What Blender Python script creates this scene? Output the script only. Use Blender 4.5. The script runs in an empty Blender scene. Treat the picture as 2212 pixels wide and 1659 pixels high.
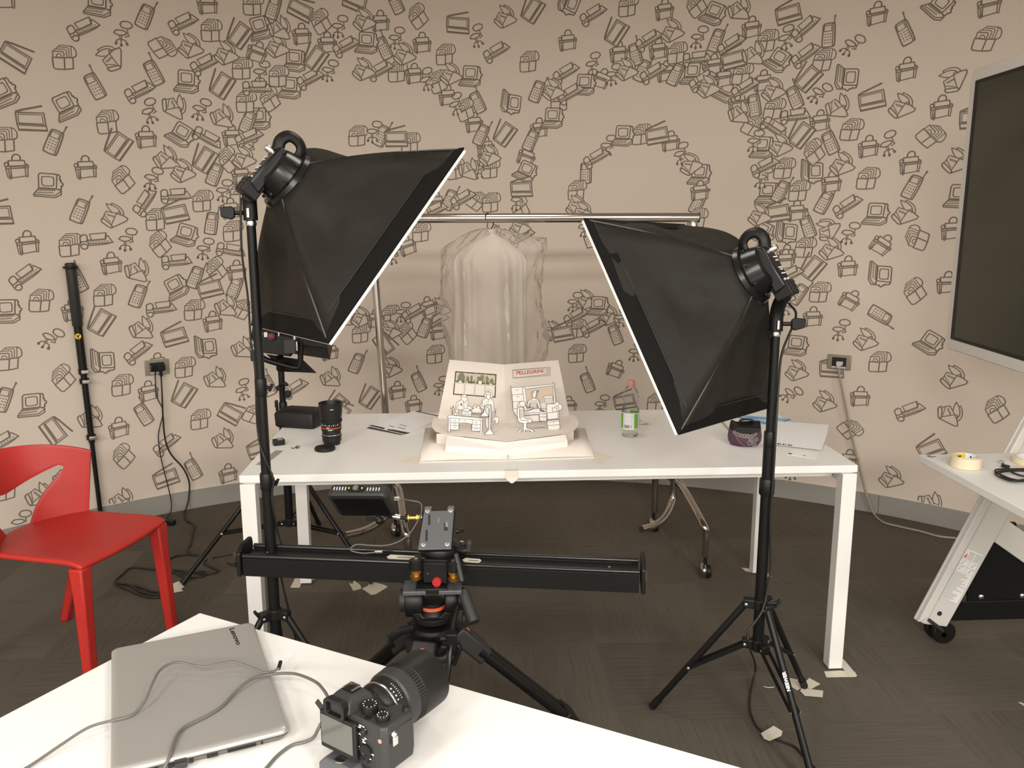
import bpy, bmesh, math, random
from mathutils import Vector as V, Matrix, noise
random.seed(7)
S = bpy.context.scene
COL = S.collection

# ------------------------------------------------------------------ camera
FPX, PITCH, ROLL, YAW = 1835.69, 0.1945, -0.003, -0.0476
CAM = V((0.747, -2.6407, 1.5481))
def _axes():
    f = V((-math.sin(YAW)*math.cos(PITCH), math.cos(YAW)*math.cos(PITCH), -math.sin(PITCH)))
    r = V((math.cos(YAW), math.sin(YAW), 0)); u = r.cross(f)
    c, s = math.cos(ROLL), math.sin(ROLL)
    return c*r+s*u, -s*r+c*u, f
RX, RU, RF = _axes()
cd = bpy.data.cameras.new('camera'); cam = bpy.data.objects.new('camera', cd); COL.objects.link(cam)
cd.sensor_fit = 'HORIZONTAL'; cd.sensor_width = 36; cd.lens = FPX/2212*36; cd.clip_start = .02
cam.matrix_world = Matrix(((RX.x, RU.x, -RF.x, CAM.x), (RX.y, RU.y, -RF.y, CAM.y), (RX.z, RU.z, -RF.z, CAM.z), (0, 0, 0, 1)))
S.camera = cam
# ------------------------------------------------------------------ world, lights, exposure
S.view_settings.view_transform = 'Standard'; S.view_settings.look = 'None'
S.view_settings.gamma = 1; S.view_settings.use_curve_mapping = False
S.view_settings.exposure = 0.08
W = bpy.data.worlds.new('world'); S.world = W; W.use_nodes = True
W.node_tree.nodes['Background'].inputs[0].default_value = (1, .94, .875, 1)
W.node_tree.nodes['Background'].inputs[1].default_value = 1.3
def area(name, loc, size, power, col=(1, .92, .83), spread=math.pi):
    l = bpy.data.lights.new(name, 'AREA'); l.shape = 'RECTANGLE'; l.size, l.size_y = size
    l.energy = power; l.color = col; l.spread = spread
    o = bpy.data.objects.new(name, l); COL.objects.link(o); o.location = loc
    return o
for lx_, ly_, pw in ((-.6, -1.4, 8), (1.9, -1.6, 8)):
    area('overhead_area_light', (lx_, ly_, 2.9), (.6, .6), pw, (1, .99, .95))
for lx_, ly_, pw in ((-.9, -3.7, 38), (.7, -3.9, 34), (2.3, -3.7, 38)):
    area('overhead_area_light', (lx_, ly_, 2.9), (.6, .6), pw*1.2, (1, .97, .915))
area('overhead_area_light', (1.0, .35, 2.9), (.6, .6), 8, (1, .96, .90))  # top light added to brighten desk and book stage, no lamp known there
for lx_ in (-2.4, .7, 3.8):
    area('overhead_area_light', (lx_, -6.6, 2.9), (2.2, 1.6), 400, (1, .935, .86))

# ------------------------------------------------------------------ pixel -> place helpers
def ray(x, y): return RX*((x-1106)/FPX) + RU*(-(y-829.5)/FPX) + RF
def atz(x, y, z):
    d = ray(x, y); return CAM + d*((z-CAM.z)/d.z)
def aty(x, y, Y):
    d = ray(x, y); return CAM + d*((Y-CAM.y)/d.y)
WC, WR = V((.844, -.975)), 3.25
def atw(x, y, inset=0.0):
    d = ray(x, y); o = V((CAM.x-WC.x, CAM.y-WC.y)); d2 = V((d.x, d.y)); R = WR-inset
    a = d2.dot(d2); b = 2*o.dot(d2); c = o.dot(o)-R*R
    return CAM + d*((-b+math.sqrt(b*b-4*a*c))/(2*a))

# ------------------------------------------------------------------ materials
def mat(name, col, rough=.5, metal=0, bump=0, bscale=200, var=0, vscale=6, spec=.5, coat=0):
    m = bpy.data.materials.new(name); m.use_nodes = True; nt = m.node_tree; b = nt.nodes['Principled BSDF']
    b.inputs['Base Color'].default_value = (*col, 1); b.inputs['Roughness'].default_value = rough
    b.inputs['Metallic'].default_value = metal; b.inputs['Specular IOR Level'].default_value = spec
    b.inputs['Coat Weight'].default_value = coat
    tc = nt.nodes.new('ShaderNodeTexCoord')
    if var:
        n = nt.nodes.new('ShaderNodeTexNoise'); n.inputs['Scale'].default_value = vscale; n.inputs['Detail'].default_value = 5
        nt.links.new(tc.outputs['Object'], n.inputs['Vector'])
        mx = nt.nodes.new('ShaderNodeMix'); mx.data_type = 'RGBA'
        mx.inputs[6].default_value = (*[c*(1-var) for c in col], 1); mx.inputs[7].default_value = (*[min(1, c*(1+var)) for c in col], 1)
        nt.links.new(n.outputs['Fac'], mx.inputs[0]); nt.links.new(mx.outputs[2], b.inputs['Base Color'])
    if bump:
        n = nt.nodes.new('ShaderNodeTexNoise'); n.inputs['Scale'].default_value = bscale; n.inputs['Detail'].default_value = 3
        nt.links.new(tc.outputs['Object'], n.inputs['Vector'])
        bp = nt.nodes.new('ShaderNodeBump'); bp.inputs['Strength'].default_value = bump; bp.inputs['Distance'].default_value = .01
        nt.links.new(n.outputs['Fac'], bp.inputs['Height']); nt.links.new(bp.outputs['Normal'], b.inputs['Normal'])
    return m
def clear_mat(name, tint, gloss, white, bump, bscale, rough=.06):
    """thin clear plastic: mostly see-through, a little milky, glossy where it catches the lamps"""
    m = bpy.data.materials.new(name); m.use_nodes = True; nt = m.node_tree
    nt.nodes.remove(nt.nodes['Principled BSDF']); out = nt.nodes['Material Output']
    tr = nt.nodes.new('ShaderNodeBsdfTransparent'); tr.inputs[0].default_value = (*tint, 1)
    gl = nt.nodes.new('ShaderNodeBsdfGlossy'); gl.inputs['Roughness'].default_value = rough; gl.inputs[0].default_value = (1, 1, 1, 1)
    df = nt.nodes.new('ShaderNodeBsdfDiffuse'); df.inputs[0].default_value = (.8, .78, .75, 1)
    m1 = nt.nodes.new('ShaderNodeMixShader'); m1.inputs[0].default_value = white
    nt.links.new(tr.outputs[0], m1.inputs[1]); nt.links.new(df.outputs[0], m1.inputs[2])
    lw = nt.nodes.new('ShaderNodeLayerWeight'); lw.inputs[0].default_value = gloss
    m2 = nt.nodes.new('ShaderNodeMixShader'); nt.links.new(lw.outputs['Fresnel'], m2.inputs[0])
    nt.links.new(m1.outputs[0], m2.inputs[1]); nt.links.new(gl.outputs[0], m2.inputs[2]); nt.links.new(m2.outputs[0], out.inputs[0])
    if bump:
        tc = nt.nodes.new('ShaderNodeTexCoord'); n = nt.nodes.new('ShaderNodeTexNoise'); n.inputs['Scale'].default_value = bscale
        n.inputs['Detail'].default_value = 4; nt.links.new(tc.outputs['Object'], n.inputs['Vector'])
        bp = nt.nodes.new('ShaderNodeBump'); bp.inputs['Strength'].default_value = bump; bp.inputs['Distance'].default_value = .03
        nt.links.new(n.outputs['Fac'], bp.inputs['Height']); nt.links.new(bp.outputs['Normal'], gl.inputs['Normal']); nt.links.new(bp.outputs['Normal'], lw.inputs['Normal'])
    return m
def carpet_mat():
    m = bpy.data.materials.new('carpet_tile'); m.use_nodes = True; nt = m.node_tree; b = nt.nodes['Principled BSDF']; N = nt.nodes.new; L = nt.links.new
    b.inputs['Roughness'].default_value = .95; b.inputs['Specular IOR Level'].default_value = .15
    tc = N('ShaderNodeTexCoord'); mp = N('ShaderNodeMapping'); mp.inputs['Location'].default_value = (.106, .064, .25)
    L(tc.outputs['Object'], mp.inputs['Vector'])
    ck = N('ShaderNodeTexChecker'); ck.inputs['Scale'].default_value = 2.0; L(mp.outputs[0], ck.inputs['Vector'])
    s = []
    for sc in ((150, 5, 1), (5, 150, 1)):
        mm = N('ShaderNodeMapping'); mm.inputs['Scale'].default_value = sc; L(tc.outputs['Object'], mm.inputs['Vector'])
        n = N('ShaderNodeTexNoise'); n.inputs['Scale'].default_value = 1; n.inputs['Detail'].default_value = 4; L(mm.outputs[0], n.inputs['Vector']); s.append(n)
    mx = N('ShaderNodeMix'); mx.data_type = 'FLOAT'; L(ck.outputs['Fac'], mx.inputs[0]); L(s[0].outputs['Fac'], mx.inputs[2]); L(s[1].outputs['Fac'], mx.inputs[3])
    # a slightly different tone per tile
    fl = N('ShaderNodeVectorMath'); fl.operation = 'SCALE'; fl.inputs['Scale'].default_value = 2.0; L(mp.outputs[0], fl.inputs[0])
    f2 = N('ShaderNodeVectorMath'); f2.operation = 'FLOOR'; L(fl.outputs[0], f2.inputs[0])
    wn = N('ShaderNodeTexWhiteNoise'); L(f2.outputs[0], wn.inputs['Vector'])
    ad = N('ShaderNodeMath'); ad.operation = 'MULTIPLY_ADD'; L(wn.outputs['Value'], ad.inputs[0]); ad.inputs[1].default_value = .35
    L(mx.outputs[0], ad.inputs[2])
    cr = N('ShaderNodeValToRGB'); L(ad.outputs[0], cr.inputs[0])
    cr.color_ramp.elements[0].position = .25; cr.color_ramp.elements[0].color = (.078, .067, .054, 1)
    cr.color_ramp.elements[1].position = 1.05; cr.color_ramp.elements[1].color = (.135, .118, .096, 1)
    L(cr.outputs[0], b.inputs['Base Color'])
    bp = N('ShaderNodeBump'); bp.inputs['Strength'].default_value = .25; bp.inputs['Distance'].default_value = .004
    L(mx.outputs[0], bp.inputs['Height']); L(bp.outputs[0], b.inputs['Normal'])
    return m
M = {
 'wall': mat('wall_paint', (.685, .60, .512), .85, 0, .04, 350, .03, 1.2, .2),
 'ink': mat('doodle_ink', (.215, .18, .143), .8, spec=.2),
 'ceil': mat('ceiling_paint', (.8, .77, .72), .9),
 'carpet': carpet_mat(),
 'base': mat('grey_baseboard', (.30, .29, .265), .55, var=.05),
 'desk': mat('white_laminate', (.80, .79, .765), .38, var=.01, spec=.35),
 'deskleg': mat('white_powder_coat', (.78, .765, .735), .4),
 'black': mat('black_plastic', (.0075, .0075, .007), .45, spec=.35),
 'blackg': mat('black_gloss', (.007, .007, .007), .24, spec=.45),
 'blackm': mat('black_metal', (.009, .009, .0088), .4, .2, spec=.35),
 'dark': mat('dark_grey_plastic', (.024, .024, .0235), .5, bump=.1, bscale=600),
 'fabric': mat('black_nylon', (.018, .016, .0128), .6, bump=.9, bscale=8, var=.2, vscale=5, spec=.2),
 'trim': mat('black_nylon_hem', (.0085, .008, .0072), .75, bump=.15, bscale=90, spec=.12),
 'diff': mat('white_diffuser', (.82, .82, .82), .8),
 'piping': mat('grey_piping', (.10, .10, .095), .6),
 'chrome': mat('chrome', (.52, .49, .45), .16, 1, var=.06, vscale=3),
 'steel': mat('bright_steel', (.75, .74, .72), .25, 1),
 'brass': mat('brass', (.75, .48, .13), .28, 1),
 'red': mat('red_plastic', (.45, .028, .022), .42, bump=.06, bscale=900, spec=.4),
 'redk': mat('red_knob', (.42, .02, .02), .4),
 'darkred': mat('dark_red_knob', (.11, .012, .014), .5),
 'orange': mat('orange_badge', (.75, .13, .03), .5),
 'paper': mat('white_paper', (.80, .79, .78), .85),
 'card': mat('cream_card', (.83, .77, .70), .85, var=.015),
 'cardw': mat('white_card', (.86, .83, .79), .85),
 'pane': mat('tan_card', (.66, .56, .45), .85),
 'green': mat('olive_silhouette', (.22, .225, .13), .85),
 'line': mat('ink_line', (.045, .045, .05), .8),
 'redtx': mat('red_letter', (.50, .035, .018), .7),
 'ptape': mat('masking_tape', (.62, .565, .44), .75, bump=.2, bscale=120),
 'ptapew': mat('pale_masking_tape', (.70, .655, .555), .75, bump=.2, bscale=120),
 'ptaped': mat('tape_on_white', (.76, .71, .60), .75, bump=.2, bscale=120),
 'roll': mat('tape_roll_cream', (.74, .65, .46), .7),
 'yellow': mat('yellow_label', (.80, .55, .03), .6),
 'silver': mat('brushed_silver', (.50, .495, .475), .36, .6, var=.02, vscale=40),
 'port': mat('port_black', (.008, .008, .008), .5),
 'sidegrey': mat('laptop_side', (.20, .19, .178), .4, .6),
 'grey': mat('grey_anodised', (.115, .12, .125), .42, .4),
 'greyl': mat('light_grey', (.30, .30, .29), .5),
 'cableg': mat('grey_cable', (.12, .115, .107), .55),
 'cabler': mat('beige_grey_cable', (.33, .29, .235), .6),
 'cableb': mat('black_cable', (.012, .011, .010), .5),
 'outlet': mat('champagne_outlet', (.36, .32, .255), .4, .5),
 'outletw': mat('outlet_white', (.62, .60, .57), .4),
 'screen': mat('dark_glass', (.020, .023, .012), .16, spec=.5),
 'lcd': mat('camera_lcd', (.10, .105, .092), .12, spec=.8),
 'frame': mat('white_display_frame', (.66, .645, .61), .4),
 'purple': mat('purple_leather', (.075, .026, .062), .5, var=.15, vscale=30),
 'lace': mat('silver_embroidery', (.34, .31, .27), .5, bump=.6, bscale=400),
 'blue': mat('blue_plastic', (.02, .22, .52), .25),
 'bluec': mat('pale_blue_plastic', (.30, .52, .62), .3),
 'wood': mat('pale_wood', (.46, .36, .26), .6),
 'pink': mat('pink_cap', (.62, .25, .22), .45),
 'lgreen': mat('green_label', (.18, .42, .045), .5),
 'lwhite': mat('white_label', (.72, .72, .72), .5),
 'garment': mat('white_garment', (.72, .665, .61), .8, var=.03, vscale=3),
 'bag': clear_mat('clear_garment_plastic', (.95, .92, .88), .11, .20, 1.0, 16),
 'pet': clear_mat('clear_bottle_plastic', (.93, .93, .92), .14, .03, .25, 60),
 'rulerc': clear_mat('clear_blue_plastic', (.50, .78, .90), .1, .12, 0, 1),
 'stick': mat('sticker_print', (.33, .32, .30), .7),
 'whiteprint': mat('white_print', (.85, .85, .85), .6),
 'amber': mat('amber_print', (.70, .11, .03), .6),
 'skin': mat('rose_print', (.50, .26, .21), .8),
}
# ------------------------------------------------------------------ mesh builder
ROOT = {}
def perp(a):
    a = V(a).normalized(); t = V((0, 0, 1)) if abs(a.z) < .9 else V((1, 0, 0))
    u = a.cross(t).normalized(); return u, u.cross(a).normalized()*-1
def smooth_path(pts, sm=6):
    pts = [V(p) for p in pts]
    if len(pts) < 3 or sm < 2: return pts
    P = [pts[0]*2-pts[1]]+pts+[pts[-1]*2-pts[-2]]; o = []
    for i in range(1, len(P)-2):
        a, b, c, d = P[i-1:i+3]
        for k in range(sm):
            t = k/sm; o.append(.5*((2*b)+(c-a)*t+(2*a-5*b+4*c-d)*t*t+(3*b-a-3*c+d)*t**3))
    o.append(pts[-1]); return o
class MB:
    def __init__(s): s.bm = bmesh.new(); s.mi = 0
    def m(s, i): s.mi = i; return s
    def vs(s, pts): return [s.bm.verts.new(p) for p in pts]
    def f(s, v):
        try:
            f = s.bm.faces.new(v); f.material_index = s.mi; return f
        except ValueError: return None
    def poly(s, pts): s.f(s.vs(pts)); return s
    def loft(s, rings, caps=True, closed=True):
        R = [s.vs(r) for r in rings]; n = len(R[0])
        for a, b in zip(R, R[1:]):
            for i in range(n if closed else n-1):
                j = (i+1) % n; s.f([a[i], a[j], b[j], b[i]])
        if caps and closed: s.f(R[0][::-1]); s.f(R[-1])
        return s
    def grid(s, rows): return s.loft(rows, False, False)
    def box(s, c, size, ax=None):
        c = V(c); X, Y, Z = [V(a) for a in (ax or ((1, 0, 0), (0, 1, 0), (0, 0, 1)))]; a, b, d = [q/2 for q in size]
        r = lambda h: [c+X*a*i+Y*b*j+Z*h for i, j in ((-1, -1), (1, -1), (1, 1), (-1, 1))]
        return s.loft([r(-d), r(d)])
    def bar(s, p, q, w, h, up=(0, 0, 1)):
        p, q = V(p), V(q); Z = (q-p).normalized(); X = Z.cross(V(up))
        if X.length < 1e-4: X = V((1, 0, 0))
        X.normalize(); Y = X.cross(Z).normalized()
        r = lambda o: [o+X*w/2*i+Y*h/2*j for i, j in ((-1, -1), (1, -1), (1, 1), (-1, 1))]
        return s.loft([r(p), r(q)])
    def cyl(s, p, q, r, r2=None, n=16):
        p, q = V(p), V(q); u, w = perp(q-p); r2 = r if r2 is None else r2
        c = [u*math.cos(2*math.pi*k/n)+w*math.sin(2*math.pi*k/n) for k in range(n)]
        return s.loft([[p+e*r for e in c], [q+e*r2 for e in c]])
    def lathe(s, prof, o, ax=(0, 0, 1), n=28, caps=True):
        o, a = V(o), V(ax).normalized(); u, w = perp(a)
        c = [u*math.cos(2*math.pi*k/n)+w*math.sin(2*math.pi*k/n) for k in range(n)]
        return s.loft([[o+a*h+e*max(r, 1e-4) for e in c] for r, h in prof], caps)
    def tube(s, pts, r, n=8, sm=6, flat=1):
        P = smooth_path(pts, sm); u = None; rings = []
        for i, p in enumerate(P):
            t = (P[min(i+1, len(P)-1)]-P[max(i-1, 0)])
            if t.length < 1e-7: continue
            t.normalize()
            if u is None: u, _ = perp(t)
            u = (u-t*u.dot(t)); u = u.normalized() if u.length > 1e-5 else perp(t)[0]
            w = t.cross(u); rings.append([p+u*r*math.cos(2*math.pi*k/n)+w*r*flat*math.sin(2*math.pi*k/n) for k in range(n)])
        return s.loft(rings)
    def prism(s, pts, vec):
        v = V(vec); return s.loft([[V(p) for p in pts], [V(p)+v for p in pts]])
    def ball(s, c, r, n=12, sc=(1, 1, 1)):
        c = V(c); rings = []
        for i in range(n//2+1):
            a = math.pi*i/(n//2); rr = max(math.sin(a), 1e-3)
            rings.append([c+V((r*sc[0]*rr*math.cos(2*math.pi*k/n), r*sc[1]*rr*math.sin(2*math.pi*k/n), r*sc[2]*math.cos(a))) for k in range(n)])
        return s.loft(rings)
    def strokes(s, paths, w, nrm):
        """flat ribbons; each path is a list of points already in place"""
        N = V(nrm).normalized()
        for P in paths:
            P = [V(p) for p in P]
            for i in range(len(P)-1):
                d = P[i+1]-P[i]
                if d.length < 1e-7: continue
                d.normalize(); q = N.cross(d)*w/2; e = d*w*.3
                s.poly([P[i]-e-q, P[i+1]+e-q, P[i+1]+e+q, P[i]-e+q])
        return s
    def build(s, name, mats, parent=None, bevel=0, smooth=38, seg=2, sub=0, solid=0, recalc=True):
        me = bpy.data.meshes.new(name); bm = s.bm
        if recalc: bmesh.ops.recalc_face_normals(bm, faces=bm.faces[:])
        if parent: loc = ROOT[parent.name]
        else:
            b = [v.co for v in bm.verts]
            loc = V(((min(p.x for p in b)+max(p.x for p in b))/2, (min(p.y for p in b)+max(p.y for p in b))/2, min(p.z for p in b)))
        for v in bm.verts: v.co -= loc
        if smooth:
            lim = math.radians(smooth)
            for f in bm.faces: f.smooth = True
            for e in bm.edges:
                if len(e.link_faces) == 2 and e.calc_face_angle(0) > lim: e.smooth = False
        bm.to_mesh(me); bm.free()
        for k in (mats if isinstance(mats, (list, tuple)) else [mats]): me.materials.append(M[k])
        o = bpy.data.objects.new(name, me); COL.objects.link(o)
        if parent: o.parent = parent
        else: o.location = loc
        ROOT[o.name] = loc
        if solid:
            k = o.modifiers.new('solid', 'SOLIDIFY'); k.thickness = solid; k.offset = 0
        if bevel:
            k = o.modifiers.new('bevel', 'BEVEL'); k.width = bevel; k.segments = seg; k.limit_method = 'ANGLE'; k.angle_limit = math.radians(40)
        if sub:
            k = o.modifiers.new('sub', 'SUBSURF'); k.levels = sub; k.render_levels = sub
        return o
def tag(o, label, cat, group=None, kind=None):
    o['label'] = label; o['category'] = cat
    if group: o['group'] = group
    if kind: o['kind'] = kind
    return o
def thing(name, label, cat, loc, group=None):
    o = bpy.data.objects.new(name, None); COL.objects.link(o); o.location = loc; o.empty_display_size = .05
    ROOT[o.name] = V(loc); return tag(o, label, cat, group)
def struct(o): o['kind'] = 'structure'; return o
def text(name, s, size, o, ux, uy, m, parent, depth=.0006, align='LEFT', bold=0, sx=1, width=0):
    c = bpy.data.curves.new(name, 'FONT'); c.body = s; c.size = size; c.extrude = depth/2; c.align_x = align; c.align_y = 'CENTER'; c.offset = bold
    t = bpy.data.objects.new(name, c); COL.objects.link(t); dg = bpy.context.evaluated_depsgraph_get(); dg.update()
    me = bpy.data.meshes.new_from_object(t.evaluated_get(dg)); COL.objects.unlink(t); bpy.data.objects.remove(t)
    X = V(ux).normalized(); Y = V(uy); Y = (Y-X*X.dot(Y)).normalized(); Z = X.cross(Y); loc = ROOT[parent.name]
    if width: sx = width/(max(v.co.x for v in me.vertices)-min(v.co.x for v in me.vertices))
    for v in me.vertices: v.co = V(o)+X*v.co.x*sx+Y*v.co.y+Z*v.co.z-loc
    me.name = name; me.materials.clear(); me.materials.append(M[m])
    ob = bpy.data.objects.new(name, me); COL.objects.link(ob); ob.parent = parent; ROOT[ob.name] = loc; return ob
def hexv(p, r, n=6, ph=0): return [V(p)+V((r*math.cos(ph+2*math.pi*k/n), r*math.sin(ph+2*math.pi*k/n), 0)) for k in range(n)]
def rrect(o, X, Y, w, h, r, n=5):
    o, X, Y = V(o), V(X), V(Y); P = []
    for cx, cy, a0 in ((w/2-r, h/2-r, 0), (-w/2+r, h/2-r, 90), (-w/2+r, -h/2+r, 180), (w/2-r, -h/2+r, 270)):
        for k in range(n+1):
            a = math.radians(a0+90*k/n); P.append(o+X*(cx+r*math.cos(a))+Y*(cy+r*math.sin(a)))
    return P
# ------------------------------------------------------------------ room shell
ZC = 2.95
def arc(a0, a1, n, R): return [V((WC.x+R*math.cos(a0+(a1-a0)*k/n), WC.y+R*math.sin(a0+(a1-a0)*k/n), 0)) for k in range(n+1)]
def up(P, z): return [p+V((0, 0, z)) for p in P]
x0, x1, y0, y1 = -5.2, 6.8, -9.0, 2.6
b = MB(); b.prism([(x0, y0, -.05), (x1, y0, -.05), (x1, y1, -.05), (x0, y1, -.05)], (0, 0, .05)); struct(b.build('floor', 'carpet', smooth=0))
b = MB(); b.prism([(x0, y0, ZC), (x1, y0, ZC), (x1, y1, ZC), (x0, y1, ZC)], (0, 0, .05)); struct(b.build('ceiling', 'ceil', smooth=0))
# doodles printed on the wall: strokes in a little drawing frame, x right, y up
ICON = {
 'T': ('cl6 -38,30 35,35 40,8 -36,2|os6 -20,31 -18,48 -8,61 8,62 18,52 18,33|cs5 -39,14 -47,22 -56,14 -52,2 -42,2|cl6 -53,2 52,11 52,1 -51,-10|ol5 -52,-8 -46,-52 -33,-60 -29,-13|ol5 -40,-12 -38,-56|ol5 36,-2 36,-44 45,-45 49,2|ol5 -31,-18 -28,-53 36,-42|ol3 -30,-3 -24,-2|ol3 32,4 38,5|ol4 40,20 50,16 52,8',
       '-56,16 -38,30 -20,32 -14,62 14,62 20,35 38,35 55,8 46,-46 -33,-62 -50,-50'),
 'P': ('cs7 -30,42 -22,57 18,60 31,50 34,-46 24,-62 -20,-64 -31,-52|os5 18,58 22,44 24,-58|cl4 -23,48 14,50 16,20 -25,18|ol6 26,57 29,92|ol9 29,92 30,100|'
       + '|'.join('ol5 %d,%d %d,%d' % (x, y, x+5, y-1) for x in (-19, -4, 10) for y in (4, -11, -26, -41)), '-32,45 -20,60 20,62 33,48 35,-50 20,-64 -22,-66 -33,-50'),
 'B': ('cl6 -56,-2 -55,-50 -46,-58 -3,-56 0,0|ol6 0,0 14,4 41,6 38,-48 -2,-56|ol5 -53,-2 -52,28 -6,31 0,24 -2,0|os4 -38,-2 -33,14 -22,18 -13,12 -9,-2|ol5 -25,2 -22,4|ol4 -46,31 -40,40 6,43 12,38 12,4|ol4 -34,43 -28,51 18,53 24,48 23,5|ol4 -22,54 -16,61 30,62 36,57 35,6|os5 33,62 48,57 58,38 57,18 47,9 40,6',
       '-58,0 -55,30 -18,62 40,62 60,40 56,12 42,4 39,-50 -48,-60'),
 'S': ('cs6 -12,44 0,58 30,60 48,46 40,30 18,25 -4,30|ol5 22,24 25,-14|ol5 8,-18 30,-10|cs6 -46,-2 -34,12 -4,14 16,6 8,-6 -20,-12|ol5 -19,-10 -18,-34|ol5 -10,-10 -9,-36|os5 -14,-32 -32,-36 -39,-48|ol5 -14,-34 -14,-56|os5 -12,-32 8,-36 14,-48|cs5 -44,-51 -38,-48 -35,-55 -42,-58|cs5 -18,-58 -12,-56 -10,-63 -17,-66|cs5 10,-50 16,-48 20,-56 13,-58',
       '-46,0 -12,14 -12,46 20,60 48,46 36,26 26,-12 6,-20 18,-56 -14,-66 -44,-54'),
 'C': ('cl6 -45,-10 -40,54 -32,63 40,60 46,52 38,-14|os6 46,58 56,56 60,46 58,32 64,28 62,20 72,12 68,2 62,-2 60,-16 44,-18|cs5 -28,6 -26,38 -20,46 22,45 29,36 26,4 14,0 -16,0|cl6 -47,-14 -72,-44 -70,-52 28,-59 58,-44 60,-24 40,-16|ol5 -70,-43 26,-49 58,-28|'
       + '|'.join('ol5 %d,%d %d,%d' % (x, y, x+4, y-4) for x, y in [(-46+9*k, -20) for k in range(9)]+[(-56+9*k, -32) for k in range(9)]), '-46,-10 -42,58 -30,66 42,62 60,58 74,14 60,-30 58,-46 28,-61 -72,-54 -74,-42'),
 'F': ('cs6 -78,24 -64,32 -46,30 -43,8 -50,-2 -76,-2|os6 -78,2 -78,-28 -66,-42 -50,-40 -44,-28 -50,-18 -64,-16 -72,-22|ol5 -44,4 -28,6|cl5 -30,36 52,42 46,10 -22,4|ol5 50,38 55,40 50,14|cl6 -42,4 -40,-16 84,-10 62,26 54,24 48,8 -24,2|ol5 -40,-16 -38,-24 24,-21 60,-16 82,-9|'
       + '|'.join('ol4 %d,%d %d,%d' % (x, y, x+7, y+1) for x, y in [(-34+15*k, -7+k*.9) for k in range(7)]), '-80,20 -62,34 -30,36 54,44 86,-8 60,-18 -44,-42 -70,-44'),
 'L': ('cl6 -68,32 62,38 66,-16 70,-50 -60,-53 -66,-22|cl4 -58,24 52,28 56,-16 -57,-18|ol5 -66,-22 64,-22|ol9 -62,-50 68,-48|ol4 -58,-28 62,-28|ol9 -66,36 -40,46 56,72', '-68,36 62,40 72,-52 -62,-55'),
 'R': ('cs6 -66,-22 -58,-12 -24,-40 -14,-55 -24,-62 -60,-34|ol5 -56,-10 -38,26 14,14 -16,-46|ol6 14,14 44,4 70,-14 62,-27 -14,-62|ol4 -48,4 -20,-34|'
       'ol5 -32,12 -28,2|ol5 -23,9 -19,-1|ol5 -13,6 -9,-4|ol5 -4,3 0,-7|os5 -8,21 -24,42 -34,66|os5 -34,66 2,54 28,34 36,10|os5 -6,56 -4,68 30,50 48,26 50,2|os4 14,14 25,22 36,10',
       '-66,-24 -38,27 -34,66 -2,68 34,50 50,20 72,-14 62,-28 -14,-64 -28,-64'),
}
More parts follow.
